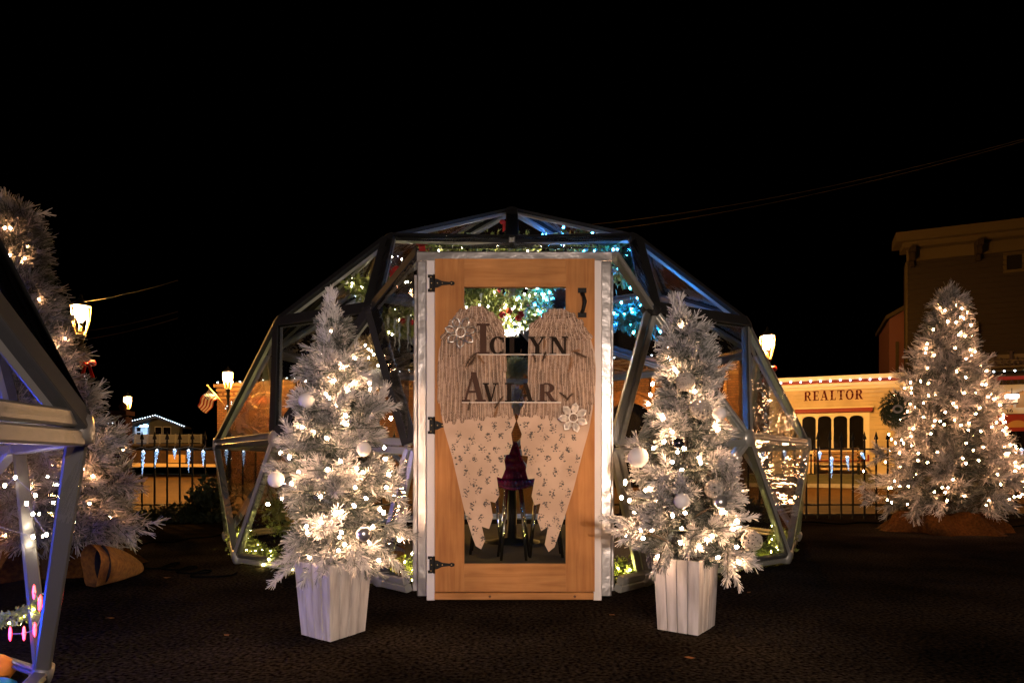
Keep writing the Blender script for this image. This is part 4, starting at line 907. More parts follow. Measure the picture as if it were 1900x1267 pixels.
def wood(name, c1, c2, sc=(2, 2, 22)):
    m_ = mat(name, c1, .62, spec=.15); n = m_.node_tree; p_ = n.nodes['Principled BSDF']; tc = n.nodes.new('ShaderNodeTexCoord'); mp = n.nodes.new('ShaderNodeMapping'); mp.inputs['Scale'].default_value = sc
    t_ = n.nodes.new('ShaderNodeTexNoise'); t_.inputs['Scale'].default_value = 1.6; t_.inputs['Detail'].default_value = 7; t_.inputs['Distortion'].default_value = .8
    r_ = n.nodes.new('ShaderNodeValToRGB'); r_.color_ramp.elements[0].color = (*c1,1); r_.color_ramp.elements[1].color = (*c2,1); r_.color_ramp.elements[0].position = .35; r_.color_ramp.elements[1].position = .68
    n.links.new(tc.outputs['Object'], mp.inputs[0]); n.links.new(mp.outputs[0], t_.inputs[0]); n.links.new(t_.outputs[0], r_.inputs[0])
    t2 = n.nodes.new('ShaderNodeTexNoise'); t2.inputs['Scale'].default_value = 3.1; t2.inputs['Detail'].default_value = 4; mr = n.nodes.new('ShaderNodeMapRange'); mr.inputs[1].default_value = .3; mr.inputs[2].default_value = .7; mr.inputs[3].default_value = .74; mr.inputs[4].default_value = 1.14
    mx = n.nodes.new('ShaderNodeMix'); mx.data_type = 'RGBA'; mx.blend_type = 'MULTIPLY'; mx.inputs[0].default_value = 1
    n.links.new(tc.outputs['Object'], t2.inputs[0]); n.links.new(t2.outputs[0], mr.inputs[0]); n.links.new(r_.outputs[0], mx.inputs[6]); n.links.new(mr.outputs[0], mx.inputs[7]); n.links.new(mx.outputs[2], p_.inputs['Base Color'])
    return m_
m_wv = wood('door_wood_upright', (.40,.185,.062), (.30,.125,.038), (24, 24, 1.6)); m_wh = wood('door_wood_rail', (.42,.20,.070), (.31,.135,.042), (1.6, 24, 24))
for kx in (-.125, .355): m.lathe([(.0085,.0),(.0085,.0006),(.001,.0006)], (0,0,0), 8, 1); q_ = 24; m.v[-q_:] = [(kx + v[0], 3.8572 - v[2], .027 + v[1]*.8) for v in m.v[-q_:]]
m.build('sill', [m_wh, mat('wood_knot', (.11,.045,.018), .8)], DT)
# the door
YD = 3.87; PX = lambda x: (x-950)*YD/F; PZ = lambda y: ZC + (HY-y)*YD/F
door = DT
dl, dr, dt, db = PX(807), PX(1103.5), PZ(480), PZ(1097); gl, gr, gt, gb = PX(861), PX(1050), PZ(532), PZ(1046)
bd = MB(); bd.b2((dl, YD, db), (gl, YD+.035, dt)); 
dob = bd.build('door', m_wv, DT)
for a, b_ in (((gr, YD, db), (dr, YD+.035, dt)),):
    m = MB(); m.b2(a, b_); m.build('stile', m_wv, dob)
for a, b_ in (((gl+.0004, YD+.0015, gt), (gr-.0004, YD+.034, dt)), ((gl+.0004, YD+.0015, db), (gr-.0004, YD+.034, gb))):
    m = MB(); m.b2(a, b_); m.build('rail', m_wh, dob)
m = MB(); m.b2((gl-.002, YD+.018, gb-.002), (gr+.002, YD+.021, gt+.002)); m.build('glass', m_glass, dob)
for y in (526, 789, 1047):   # strap hinges
    z = PZ(y); m = MB(); x0 = PX(797)
    m.prism([(x0,z-.045),(PX(805.5),z-.048),(PX(805.5),z+.048),(x0,z+.045)], T0, YD-.008, YD+.0)
    for q in (-.04,.04): m.lathe([(.001,-.0),(.011,0),(.011,.008),(.001,.008)], (0,0,0), 8) if 0 else m.box((x0+.002, YD-.004, z+q), (.022,.009,.016))
    m.prism([(PX(806.5),z-.026),(PX(812),z-.024),(PX(820),z-.012),(PX(834),z-.007),(PX(838),z-.012),(PX(843),z-.008),(PX(844),z),(PX(843),z+.008),(PX(838),z+.012),(PX(834),z+.007),(PX(820),z+.012),(PX(812),z+.024),(PX(806.5),z+.026)], T0, YD-.007, YD-.001)
    m.tube([(PX(806), YD-.009, z-.048), (PX(806), YD-.009, z+.048)], .005, 8)
    h = m.build('hinge', m_black, dob); sc_ = MB()
    for x, zz in ((PX(800), z-.034), (PX(800), z+.034), (PX(801), z), (PX(812), z), (PX(821), z), (PX(838), z)): sc_.ball((x, YD-.0095, zz), .0036, 8, 4, sy=.5)
    sc_.build('screw', m_screw, h)
m = MB(); hx = PX(1080)
m.tube([(hx, YD-.012, PZ(546)), (hx+.006, YD-.03, PZ(552)), (hx+.012, YD-.04, PZ(562)), (hx+.006, YD-.03, PZ(574)), (hx, YD-.012, PZ(580))], [.012,.010,.012,.010,.012], 10)
for y in (539.5, 585): m.b2((hx-.024, YD-.012, PZ(y)-.013), (hx+.024, YD-.0005, PZ(y)+.013))
m.b2((hx-.012, YD-.014, PZ(547)), (hx+.012, YD-.002, PZ(541))); m.b2((hx-.012, YD-.014, PZ(585)), (hx+.012, YD-.002, PZ(578)))
m.build('handle', m_black, dob)

# ------------------------------------------------------------------ angel wings on the door
LWo = [(893,1018),(883,1012),(876,994),(861,943),(840,850),(824,795),(818,760),(813,724),(811.5,690),(815,650),(824,622),(835,600),(848,585),(862,575),(879,569),(896,571),(913,582),(928,598),(937,613)]
LWi = [(938,650),(939,704),(941,725),(947,748),(952,765),(957.2,781),(948.4,804),(951.3,823),(944.6,843),(934.7,844),(938,869.5),(931,887),(921.5,884),(926.5,919),(919,932),(909.5,929.5),(915,958.6),(907.5,980.5),(894,976),(900,1002)]
RWo = [(1017.6,1023),(1028.7,1014),(1049,953),(1064,906),(1081,839),(1093,795),(1099,760),(1104.4,724),(1105.3,684),(1102.4,653),(1095.3,627.5),(1081,602),(1061,582),(1041,573.6),(1027,575),(1010,582),(996,596),(981.6,610.5)]
RWi = [(980,650),(979.5,704),(976,738),(970,755),(965,766),(959.3,781),(968,805),(965.3,817),(968.8,844.7),(980,846),(975.5,872.4),(979.6,888.5),(992.2,887),(986.3,920.6),(992.2,936.7),(1003,933),(996.6,963),(1004,984.3),(1017,976),(1010.6,1009.7)]
YW = YD - .0135
import bmesh
m_wingb = mat('wing_cream', (.50,.37,.29), .7, spec=.15, noise=(6, (.43,.31,.235), .4, .6), bump=(50,.1,.002))
m_stamp = mat('stamp_black', (.06,.05,.045), .6)
m_feath = mat('embossed_feather', (.25,.16,.113), .65, spec=.2, noise=(38, (.15,.088,.056), .38, .62), bump=(140,.4,.003))
m_feath2 = mat('embossed_feather_light', (.33,.225,.165), .65, spec=.2, noise=(38, (.20,.125,.085), .38, .62), bump=(140,.4,.003)); m_feath3 = mat('embossed_feather_dark', (.17,.105,.072), .65, spec=.2, noise=(38, (.10,.06,.04), .38, .62), bump=(140,.4,.003))
m_quill = mat('feather_quill', (.50,.37,.28), .5)
def inside(poly_, x, y):
    c = False; n = len(poly_)
    for i in range(n):
        (x0, y0), (x1, y1) = poly_[i], poly_[(i+1) % n]
        if (y0 > y) != (y1 > y) and x < (x1-x0)*(y-y0)/(y1-y0+1e-9)+x0: c = not c
    return c
def wing(poly_, label, mirror, seed):
    t = thing('angel_wing', label, 'wing', 'pair of wooden angel wings')
    bm = bmesh.new(); vs = [bm.verts.new((PX(x), YW, PZ(y))) for x, y in poly_]
    f = bm.faces.new(vs); 
    r_ = bmesh.ops.extrude_face_region(bm, geom=[f]); bmesh.ops.translate(bm, vec=(0, .0125, 0), verts=[e for e in r_['geom'] if isinstance(e, bmesh.types.BMVert)])
    bmesh.ops.triangulate(bm, faces=bm.faces[:]); bmesh.ops.recalc_face_normals(bm, faces=bm.faces[:])
    bm.verts.index_update(); st_ = MB(); st_.add([v.co.copy() for v in bm.verts], [tuple(v.index for v in f_.verts) for f_ in bm.faces]); bm.free()
    rs = random.Random(seed); fb = MB(); fl = [False]
    def feather(x, y, L, wd, ang, lay):
        """embossed feather, base at (x, y) px, pointing down"""
        c, s_ = math.cos(ang), math.sin(ang); prof = [(0,.5),(.15,.85),(.45,1),(.8,1.0),(.94,.6),(1,.05)]; top = []; tn = rs.choice((0,0,2,3)); y0 = YW - .0016 - lay*.0016 - (.0012 if fl[0] else 0); fl[0] = not fl[0]
        def P(l, k, h): X_ = x + (-s_)*l*L*-1*(-1) + c*k*wd/2; Y_ = y + c*l*L + s_*k*wd/2; return (PX(X_), y0 - h, PZ(Y_))
        vs = []
        for l, k in prof: vs += [P(l, -k, 0), P(l, -k*.55, .0026), P(l, -.1, .0030), P(l, .1, .0030), P(l, k*.55, .0026), P(l, k, 0)]
        for i in range(len(prof)-1):
            for j in range(5):
                a = i*6+j; fb.add([vs[a], vs[a+6], vs[a+7], vs[a+1]], [(0,1,2,3)], 1 if j == 2 else tn)
        # barbs
        for i in range(int(L/3.4)):
            l = .12 + .8*i/max(1, L/3.4)
            for sg in (-1, 1): 
                a, b_ = P(l, sg*.12, .0034), P(l+.07, sg*.85, .0016); m_ = Vector(b_) - Vector(a)
                fb.add([Vector(a), Vector(b_), Vector(b_)+Vector((0,-.0006,-.0020)), Vector(a)+Vector((0,-.0006,-.0020))], [(0,1,2,3)], 1)
    lo = lambda x: 788 - 20*(1-abs(x-958)/140) + 5*math.sin(x*.5)
    cxm = 875 if not mirror else 1042
    rows = [(752,34,8.6),(728,46,8.6),(700,48,8.4),(672,46,8.2),(648,40,8.2),(626,38,8.0)]
    lay = 0
    for (yy, L, wd) in rows:
        x = 806 + rs.uniform(0,5)
        while x < 1110:
            y2 = yy + rs.uniform(-5,5)
            if yy == 752: L2 = max(18, lo(x) - y2)
            else: L2 = L*rs.uniform(.85,1.1)
            ok = inside(poly_, x, y2) and inside(poly_, x, y2+L2*.9) and inside(poly_, x-3, y2+L2*.5) and inside(poly_, x+3, y2+L2*.5)
            if ok: feather(x, y2, L2, wd, (x-cxm)*-.0009 + rs.uniform(-.03,.03), lay)
            x += wd*.86
        lay += 1
    for yy in np.arange(624, 566, -6.5):
        x = 806 + rs.uniform(0,8)
        while x < 1110:
            if inside(poly_, x, yy) and inside(poly_, x-4, yy+7) and inside(poly_, x+4, yy+7): feather(x, yy-3+rs.uniform(-1,1), 12, 9.5, (x-cxm)*-.011+rs.uniform(-.2,.2), lay)
            x += 8.5
        lay += 1*.6
    fb.build('feather_relief', [m_feath, m_quill, m_feath2, m_feath3], t)
    pts = []
    for yy in range(790, 1015, 21):
        off = 0 if (yy//21) % 2 else 13
        for x in range(812 + off, 1106, 27): pts.append((x + rs.uniform(-4,4), yy + rs.uniform(-4,4)))
    for x, y in pts:
        if y < lo(x) + 10 or not inside(poly_, x, y): continue
        for k in range(24):
            dx, dy = rs.gauss(0,3.0), rs.gauss(0,4.4)
            if not inside(poly_, x+dx*1.1, y+dy*1.1): continue
            r_ = rs.uniform(.5,1.7)*(1 if k > 3 else 1.5); a0 = rs.uniform(0,6); n = 5
            q = [(PX(x+dx+r_*rs.uniform(.6,1.5)*math.cos(a0+6.28*i/n)), YW-.0006, PZ(y+dy+r_*.7*rs.uniform(.6,1.5)*math.sin(a0+6.28*i/n))) for i in range(n)]
            st_.add(q, [tuple(range(n))], 1)
    st_.build('board', [m_wingb, m_stamp], t)
wing(LWo+LWi, 'left angel wing, cream with embossed feathers, fixed beside the hinges', False, 3)
wing(RWo+RWi, 'right angel wing, cream with embossed feathers, fixed beside the door handle', True, 4)
# name letters
m_let = mat('dark_wood_letter', (.016,.010,.007), .75, spec=.1); m_let2 = mat('brown_wood_letter', (.06,.032,.024), .75, spec=.1)
TL = lambda u, y, z: Vector((u, y, z)); yl0, yl1 = YW - .030, YW - .018
def sign_word(label, items, ledge):
    t = thing('name_sign', label, 'sign', 'name lettering on the wings')
    for ch, x, yb, h, wpx, m_ in items:
        b = MB(); hh = h*YD/F; word(b, ch, TL, PX(x), PZ(yb), hh, yl0, yl1, 0, wpx/(GL[ch][0]*h)); b.build('letter', m_, t)
    b = MB(); b.b2((PX(ledge[0]), YW-.036, PZ(ledge[2])-.003), (PX(ledge[1]), YW-.006, PZ(ledge[2])-.0004)); b.build('ledge', mat('clear_ledge', (.7,.65,.6), .3), t)
sign_word('dark raised letters ICLYN on the upper part of the wings', [('I',884,659,56,26,m_let2),('C',908,659,32,30,m_let),('L',940,659,32,30,m_let),('Y',980,659,32,32,m_let),('N',1018,659,32,36,m_let)], (886,1056,659.5))
sign_word('brown raised letters AVIAR on the lower row across the wings', [('A',857,746,54,46,m_let2),('V',896,746,34,30,m_let),('I',936,746,34,18,m_let),('A',958,746,34,34,m_let),('R',996,746,34,36,m_let2)], (858,1040,747))
# craft feathers tucked under the letters
m_cf = mat('craft_feather', (.05,.025,.012), .8); m_cf2 = mat('tawny_feather', (.22,.11,.05), .8)
def craft(px_, py_, ang, L, seed, lab, m_):
    rs = random.Random(seed); b = MB(); o = Vector((PX(px_), YW-.026, PZ(py_))); d0 = Vector((math.cos(ang), 0, math.sin(ang))); nn = Vector((-d0.z, 0, d0.x)); cv = rs.uniform(-.4,.4)
    P = lambda f: o + d0*(L*f) + nn*(cv*L*f*f) + Vector((0,-.012*math.sin(f*3),0))
    b.tube([P(i/8) for i in range(9)], .0009, 4)
    for i in range(44):
        f = .08+.9*i/44; w_ = L*.13*math.sin(min(1,f*1.3)*math.pi*.8)*rs.uniform(.3,1.6)+.004
        for sg in (-1,1):
            q0 = P(f); q1 = q0 + nn*sg*w_*rs.uniform(.5,1.1) + d0*w_*rs.uniform(.4,1.3) + Vector((0, rs.uniform(-.008,.004), 0)); b.add([q0, q1, q0 + d0*.0035], [(0,1,2)])
    tag(b.build('feather', m_), lab, 'feather', 'loose craft feathers tucked under the name letters')
for i, (x, y, a, L, lab, m_) in enumerate([(888,655,R(215),.11,'dark feather sweeping left below the letter I',m_cf),(884,660,R(250),.075,'short dark feather under the snowflake',m_cf),(886,655,R(285),.07,'curled feather hanging below the letter I',m_cf2),
    (985,655,R(305),.06,'thin dark feather under the letter Y',m_cf),(1012,652,R(262),.06,'dark downward feather between Y and N',m_cf),(1008,650,R(80),.05,'small grey feather standing before the letter N',m_cf2),(1062,652,R(-40),.085,'long curled feather right of the letter N',m_cf),(1058,655,R(15),.05,'small feather tip right of the letter N',m_cf2),(1058,660,R(275),.09,'thin tawny feather hanging at the right of the upper word',m_cf2),
    (873,744,R(262),.055,'dark feather below the big letter A',m_cf),(935,735,R(232),.085,'bushy dark feather below the letter I of the lower word',m_cf),(925,752,R(255),.07,'dark feather drooping between the wings',m_cf2),(1035,728,R(-38),.07,'dark feather right of the letter R',m_cf),(1050,745,R(60),.05,'dark feather above the lower snowflake',m_cf)]):
    craft(x, y, a, L, i, lab, m_)
# snowflake ornaments
m_star = mat('polished_silver', (.85,.78,.72), .3, .6, bump=(40,.2,.004))
def snowflake(px_, py_, rpx, lab, rot0, solid):
    c = Vector((PX(px_), YW-.04, PZ(py_))); s_ = YD/F; t = thing('snowflake_ornament', lab, 'ornament', 'silver snowflakes on the wings')
    for k in range(7):
        a = rot0 + 2*math.pi*k/7; d = Vector((math.cos(a), 0, math.sin(a))); n = Vector((-d.z, 0, d.x)); b = MB()
        r0, r1 = .3*rpx*s_, rpx*s_; wd = .26*rpx*s_
        loop = [c + d*r0, c + d*(r0+(r1-r0)*.35) + n*wd*.8, c + d*(r0+(r1-r0)*.7) + n*wd*.75 + Vector((0,-.012,0)), c + d*r1 + Vector((0,-.004,0)), c + d*(r0+(r1-r0)*.7) - n*wd*.75 + Vector((0,-.012,0)), c + d*(r0+(r1-r0)*.35) - n*wd*.8, c + d*r0]
        b.tube(loop, .0042, 6)
        if solid: b.add([loop[0], loop[1], loop[2], c + d*(r0+(r1-r0)*.62) + Vector((0,-.02,0)), loop[3], loop[4], loop[5]], [(0,1,3),(1,2,3),(2,4,3),(4,5,3),(5,6,3),(6,0,3)])
        b.build('petal', m_star if solid else m_silver, t)
    b = MB(); b.tube([c + Vector((.3*rpx*s_*math.cos(q), -.002, .3*rpx*s_*math.sin(q))) for q in np.arange(0, 6.4, .45)], .004, 6); b.build('centre_ring', m_star, t)
snowflake(856, 620, 29, 'silver snowflake with open petals on the left wing beside the letter I', .2, False)
snowflake(1062, 776, 27, 'bright silver snowflake with solid petals on the right wing', .5, True)

# ------------------------------------------------------------------ garlands and things inside the dome
def leaves(pts_fn, n, size, seed, spread):
    rs = np.random.RandomState(seed); v = []; f = []
    for i in range(n):
        p = np.array(pts_fn(rs.uniform())) + np.clip(rs.normal(size=3), -1.7, 1.7)*spread; d = rs.normal(size=3); d /= np.linalg.norm(d); a = np.cross(d, rs.normal(size=3)); a /= np.linalg.norm(a); L = size*rs.uniform(.6,1.4); k = len(v)
        v += [p, p + d*L*.45 + a*L*.22, p + d*L, p + d*L*.45 - a*L*.22]; f.append((k, k+1, k+2, k+3))
    return np.array(v), np.array(f, dtype=np.int32)
def path_fn(pts):
    P = [Vector(p) for p in pts]
    def fn(s_): x = s_*(len(P)-1); i = min(int(x), len(P)-2); return P[i].lerp(P[i+1], x-i)
    return fn
def garland(label, pts, n, size, spread, seed, nb=0, bmesh_=None, m_=None, red=0):
    t = thing('garland', label, 'garland', 'leafy garlands inside the dome'); fn = path_fn(pts); v, f = leaves(fn, n, size, seed, spread)
    o = bpy.data.objects.new('leaves', np_mesh('leaves', v, f, m_ or m_leaf)); C.objects.link(o); o.parent = t
    b = MB(); b.tube([fn(i/30) for i in range(31)], .008, 5); b.build('stem', m_bark, t); rs = random.Random(seed)
    for i in range(red):
        q = MB(); q.ball(fn(rs.random()) + Vector((rs.gauss(0,spread), rs.gauss(0,spread), rs.gauss(0,spread))), .022, 10, 7); q.build('berry_ball', m_redb, t)
    return t, fn
def fairy(label, fn, n, me, seed, spread, wire=True, grp='fairy lights inside the dome', bias=0):
    t = thing('fairy_lights', label, 'string lights', grp); rs = random.Random(seed); P = [fn((i+.5)/n) + Vector((rs.gauss(0,spread), rs.gauss(0,spread)+bias, rs.gauss(0,spread))) for i in range(n)]
    for p in P: put('bulb', me, t, p)
    if wire: b = MB(); b.tube(P, .0018, 3, caps=False); b.build('wire', m_wwire, t)
me_w = bulb_mesh('fairy_warm', .0065, m_warm_in, 1.3); me_l = bulb_mesh('fairy_lime', .006, m_lime, 1.2); me_bl = bulb_mesh('fairy_blue', .0095, m_blue, 1.2); me_cy = bulb_mesh('fairy_cyan', .0085, m_cyan, 1.2); me_c = bulb_mesh('fairy_cool', .0065, m_cool, 1.2)
rr = lambda a, r, z: az(r, a, z, CD)
# base garlands with yellow fairy lights
for lab, pts, sd, nb in (('green garland with yellow lights along the base, front left of the door', [rr(-a, q, .07) for a, q in ((13,2.36),(20,2.5),(36,2.5),(50,2.52),(62,2.52),(75,2.6),(90,2.66))], 1, 66), ('green garland with yellow lights along the base, front right of the door', [rr(a, q, .07) for a, q in ((13,2.36),(20,2.5),(36,2.5),(50,2.52),(62,2.52),(75,2.6),(90,2.66))], 2, 60)):
    t, fn = garland(lab, pts, 4200, .036, .045, sd); fairy('yellow fairy lights in the ' + lab.split('garland')[0].strip() + ' garland, front ' + ('left' if sd == 1 else 'right'), fn, nb, me_l, sd, .045, bias=-.03)
t, fn = garland('bushy green garland heaped inside the left knee wall of the dome', [rr(-a, 2.2, .38+.1*math.sin(a)) for a in (48,56,64,74)], 1500, .045, .10, 5)
t, fn = garland('leafy swag with icicles hanging left of the door top', [W(700,585,5.2), W(722,600,5.1), W(750,603,5.1), W(778,596,5.1)], 700, .06, .045, 6, red=2); fairy('warm fairy lights in the swag left of the door top', fn, 12, me_w, 6, .05)
t, fn = garland('leafy swag hanging under the upper left hub of the dome', [W(655,520,5.9), W(672,535,5.8), W(690,540,5.7), W(712,520,5.6)], 600, .06, .05, 7, red=1); fairy('warm fairy lights in the swag under the upper left hub', fn, 10, me_w, 7, .08)
t, fn = garland('blue lit leafy swag hanging right of the door top', [W(1140,585,5.2), W(1165,592,5.1), W(1195,590,5.0), W(1222,600,5.0)], 900, .06, .05, 8, m_=mat('teal_leaf', (.05,.16,.13), .6)); fairy('blue lights in the swag right of the door top', fn, 16, me_bl, 8, .06); fairy('cyan lights in the swag right of the door top', fn, 16, me_cy, 18, .06)
t, fn = garland('leafy swag at the upper right hub of the dome', [W(1120,462,6.2), W(1150,470,6.0), W(1165,500,5.8), W(1160,520,5.7)], 600, .06, .05, 9, red=3); fairy('blue lights near the upper right hub', fn, 14, me_bl, 9, .12)
t, fn = garland('leafy swag under the roof over the door', [W(790,452,6.3), W(850,458,6.6), W(910,452,6.7), W(980,455,6.7), (W(1060,452,6.6)), W(1140,460,6.3)], 1300, .06, .05, 10, red=4); fairy('warm fairy lights in the swag under the roof over the door', fn, 26, me_w, 10, .07)
# second ring of lights overhead
fairy('cool lights along the roof struts at the left', path_fn([W(618,572,7.6), W(660,556,7.4), W(700,500,7.0), W(745,470,6.6)]), 9, me_c, 41, .02)
fairy('warm lights dotted high on the left roof', path_fn([W(730,470,6), W(745,520,6), W(770,560,5.8)]), 9, me_w, 42, .12)
fairy('blue lights high under the right roof panes', path_fn([W(985,440,6.9), W(1080,452,6.7), W(1170,480,6.3), W(1215,545,6.0)]), 18, me_bl, 43, .05)
# central hanging piece
t, fn = garland('dense leafy ring hanging over the table in the dome centre', [W(855,560,6.4), W(880,556,6.3), W(905,566,6.2), W(935,575,6.2), W(965,580,6.2), W(1000,562,6.3), W(1035,555,6.4), W(1050,570,6.5)], 3000, .062, .085, 12, red=5)
fairy('dense warm lights in the ring over the table', fn, 60, me_w, 13, .10)
fairy('blue lights in the right half of the ring over the table', path_fn([W(985,565,6.2), W(1010,560,6.2), W(1045,560,6.3)]), 14, me_bl, 14, .07)
t = thing('tinsel_cascade', 'bright cascade of silver tinsel and lights hanging between the wings', 'tinsel'); rs = random.Random(2); b = MB()
for i in range(150):
    x = rs.gauss(952, 24); y0 = rs.uniform(556, 582); y1 = min(626, y0 + rs.uniform(20, 60)*max(.1, 1-abs(x-952)/80)); d = rs.uniform(6.2, 6.5); b.tube([W(x, y0, d), W(x+rs.uniform(-2,2), (y0+y1)/2, d), W(x+rs.uniform(-4,4), y1, d)], .0022, 3, caps=False)
b.build('tinsel', mat('tinsel_silver', (.85,.85,.85), .2, .6), t)
for i in range(90):
    f_ = rs.random(); x = rs.gauss(951, 26*(1-f_*.55)); y = 565 + 57*f_; put('bulb', me_w, t, W(x, y, rs.uniform(6.1, 6.4)))
for (x, y) in ((945,577),(962,590),(925,600),(932,584),(967,583)):
    q = MB(); q.ball(W(x, y, 6.05), .03, 12, 8); q.build('red_ornament', m_redb if x != 945 else mat('orange_red', (.6,.08,.02), .4), t)
# glass icicles
m_gi = mat('clear_icicle', (.55,.62,.55), .2, .0, spec=1.0)
for i, (x, y0, y1, d, lab) in enumerate([(720,590,612,5,'short glass icicle at the left end of the left swag'),(733,592,650,5,'middle glass icicle of the left swag'),(741,600,656,5,'long glass icicle of the left swag'),(757,585,655,4.95,'glass icicle nearest the door in the left swag'),(762,570,640,5.1,'slim glass icicle beside the left door post'),
    (1178,598,622,5,'blue lit glass icicle nearest the door in the right swag'),(1188,580,614,5.05,'slim glass icicle in the middle of the right swag'),(1216,585,650,4.9,'long pale icicle behind the right potted tree'),(974,575,598,6,'thin glass icicle behind the top of the right wing'),(1020,545,570,6,'slim glass icicle in the door window near its right side'),(892,545,560,6,'slim glass icicle in the door window near its left side')]):
    p0 = W(x, y0, d); L = (y1-y0)*d/F; b = MB(); b.tube([p0 + Vector((.004*math.sin(k*1.7), 0, -L*k/12)) for k in range(13)], [.013*(1-k/12.5)*(1+.2*(k % 2)) for k in range(13)], 7)
    tag(b.build('glass_icicle', m_gi), lab, 'icicle ornament', 'glass icicle ornaments in the dome')
b = MB(); p0 = W(1016, 572, 5.9)
for k in range(6):
    a = R(60*k+15); d = Vector((math.cos(a), 0, math.sin(a))); b.tube([p0, p0 + d*.055], .004, 5); n = Vector((-d.z,0,d.x))
    for s_ in (-1,1): b.tube([p0 + d*.03, p0 + d*.047 + n*s_*.018], .003, 4)
tag(b.build('paper_snowflake', mat('pale_blue', (.5,.7,.85), .5)), 'small pale blue snowflake hanging in the door window above the right wing', 'ornament')
# fluffy plumes
def plume(label, c, r, n, seed, m_):
    rs = np.random.RandomState(seed); P = rs.normal(size=(n,3)); P /= np.linalg.norm(P,axis=1)[:,None]; D = P*1 + rs.normal(size=(n,3))*.4; D /= np.linalg.norm(D,axis=1)[:,None]
    P0 = P*rs.uniform(.2,.85,(n,1))*np.array(r); v, f, at = needles(P0, D, rs.uniform(.02,.05,n), np.full(n,.004), np.full(n,.9), True, seed)
    o = bpy.data.objects.new('plume', np_mesh('plume', v + np.array(c), f, m_, at)); C.objects.link(o); tag(o, label, 'plume', 'fluffy plumes in the dome')
plume('golden fluffy plume bunch behind the left potted tree', W(690,655,5.4), (.17,.12,.16), 5200, 1, m_gold)
plume('white fluffy plume beside the left potted tree', W(702,702,5.2), (.16,.1,.06), 2600, 2, m_flock)
fairy('tiny warm lights in the plumes behind the left tree', path_fn([W(655,690,5.2), W(690,640,5.2), W(720,690,5.1)]), 12, me_w, 61, .05)
plume('frosted pine cone bunch seen between the lower letters', W(955,742,5.6), (.06,.06,.13), 2400, 4, m_flock)
plume('dark brown cone cluster in the right of the door window', W(1040,560,5.9), (.07,.06,.14), 1800, 5, mat('cone_brown', (.12,.07,.06), .6))
plume('pale moss ball seen between the wings under the upper word', W(958,682,6.0), (.12,.08,.10), 2600, 6, mat('moss', (.25,.26,.16), .8))
# red bow ribbons at the roof
for x, y, d, lab in ((783,450,5.6,'red ribbon end above the left door corner'),(729,498,5.9,'red ribbon below the upper left strut'),(1148,462,6.0,'dark red ribbon near the upper right hub'),(938,412,6.7,'red ribbon under the dome top')):
    p0 = W(x, y, d); b = MB(); 
    for s_ in (-1,1): b.ball(p0 + Vector((s_*.03,0,0)), .03, 8, 6, sz=.8, sy=.5)
    b.prism([(-.025,0),(.02,0),(.035,-.09),(.0,-.08),(-.03,-.1)], lambda u, y_, v: p0 + Vector((u, y_, v)), -.008, .004)
    tag(b.build('red_ribbon', m_redb), lab, 'ribbon', 'red ribbons in the dome roof')
# chair, table
m_mar = mat('maroon_plastic', (.16,.006,.03), .22, coat=.6); m_chrome = mat('chrome_leg', (.6,.6,.58), .15, 1)
t = thing('shell_chair', 'glossy maroon shell chair seen between the wing tips', 'chair', loc=W(953, 862, 5.6)); cz = ZC
b = MB(); n = 12; prof = [(.00,.17,.17),(.02,.17,.10),(.10,.165,.02),(.16,.15,-.04),(.24,.115,-.03),(.30,.075,0.0),(.36,.055,.02)]
vs = []
for (dz, hw, dy) in [( .19,.028,.10),(.14,.045,.09),(.08,.06,.08),(.02,.085,.07),(-.05,.12,.06),(-.12,.16,.04),(-.18,.175,-.02),(-.20,.16,-.16),(-.20,.1,-.26)]:
    for k in range(n+1): u_ = -1 + 2*k/n; vs.append((hw*u_, dy - .05*u_*u_ if dz > -.19 else dy, dz + (.03*u_*u_ if dz < -.15 else 0)))
for j in range(8):
    for k in range(n): a = j*(n+1)+k; b.add([vs[a], vs[a+1], vs[a+n+2], vs[a+n+1]], [(0,1,2,3)], 0, True)
o = b.build('shell', m_mar, t); sm = o.modifiers.new('s', 'SOLIDIFY'); sm.thickness = .012
for sx, sy in ((-.13,.05),(.13,.05),(-.10,-.2),(.10,-.2)): b = MB(); b.tube([(sx*.5, sy*.5, -.2), (sx, sy, .003-ZC)], .011, 6); b.build('leg', m_chrome, t)
def tbl(): 
    t = thing('round_table', 'dark round table standing in the middle of the dome', 'table', loc=(0.0, 6.7, 0)); b = MB(); b.lathe([(.001,.70),(.5,.70),(.52,.72),(.5,.74),(.001,.74)], n=32); b.build('table_top', mat('dark_top', (.03,.02,.02), .25), t)
    b = MB(); b.lathe([(.28,.0),(.27,.03),(.05,.06),(.04,.69)], n=16); b.build('pedestal', m_black, t)
tbl()
def stool(x, y, lab):
    t = thing('bar_stool', lab, 'stool', 'metal legged stools in the dome', (x, y, 0)); b = MB(); b.lathe([(.001,.60),(.16,.60),(.18,.63),(.17,.66),(.001,.67)], n=18); b.build('seat', mat('black_seat', (.015,.015,.02), .3), t)
    for k in range(4): a = R(45+90*k); b = MB(); b.tube([(.1*math.cos(a), .1*math.sin(a), .6), (.19*math.cos(a), .19*math.sin(a), 0)], .012, 6); b.build('leg', m_chrome, t)
stool(-.22, 5.9, 'black metal stool left of the maroon chair'); stool(.28, 5.7, 'black metal stool right of the maroon chair'); stool(.75, 7.0, 'black stool at the right side of the table'); stool(-.8, 7.1, 'black stool at the left side of the table')
b = MB(); b.lathe([(.001,.012),(1.9,.012)], (0,6.9,0), 40); tag(b.build('rug', mat('dark_rug', (.010,.008,.007), .95, bump=(80,.5,.004))), 'dark round rug on the floor inside the dome', 'rug')
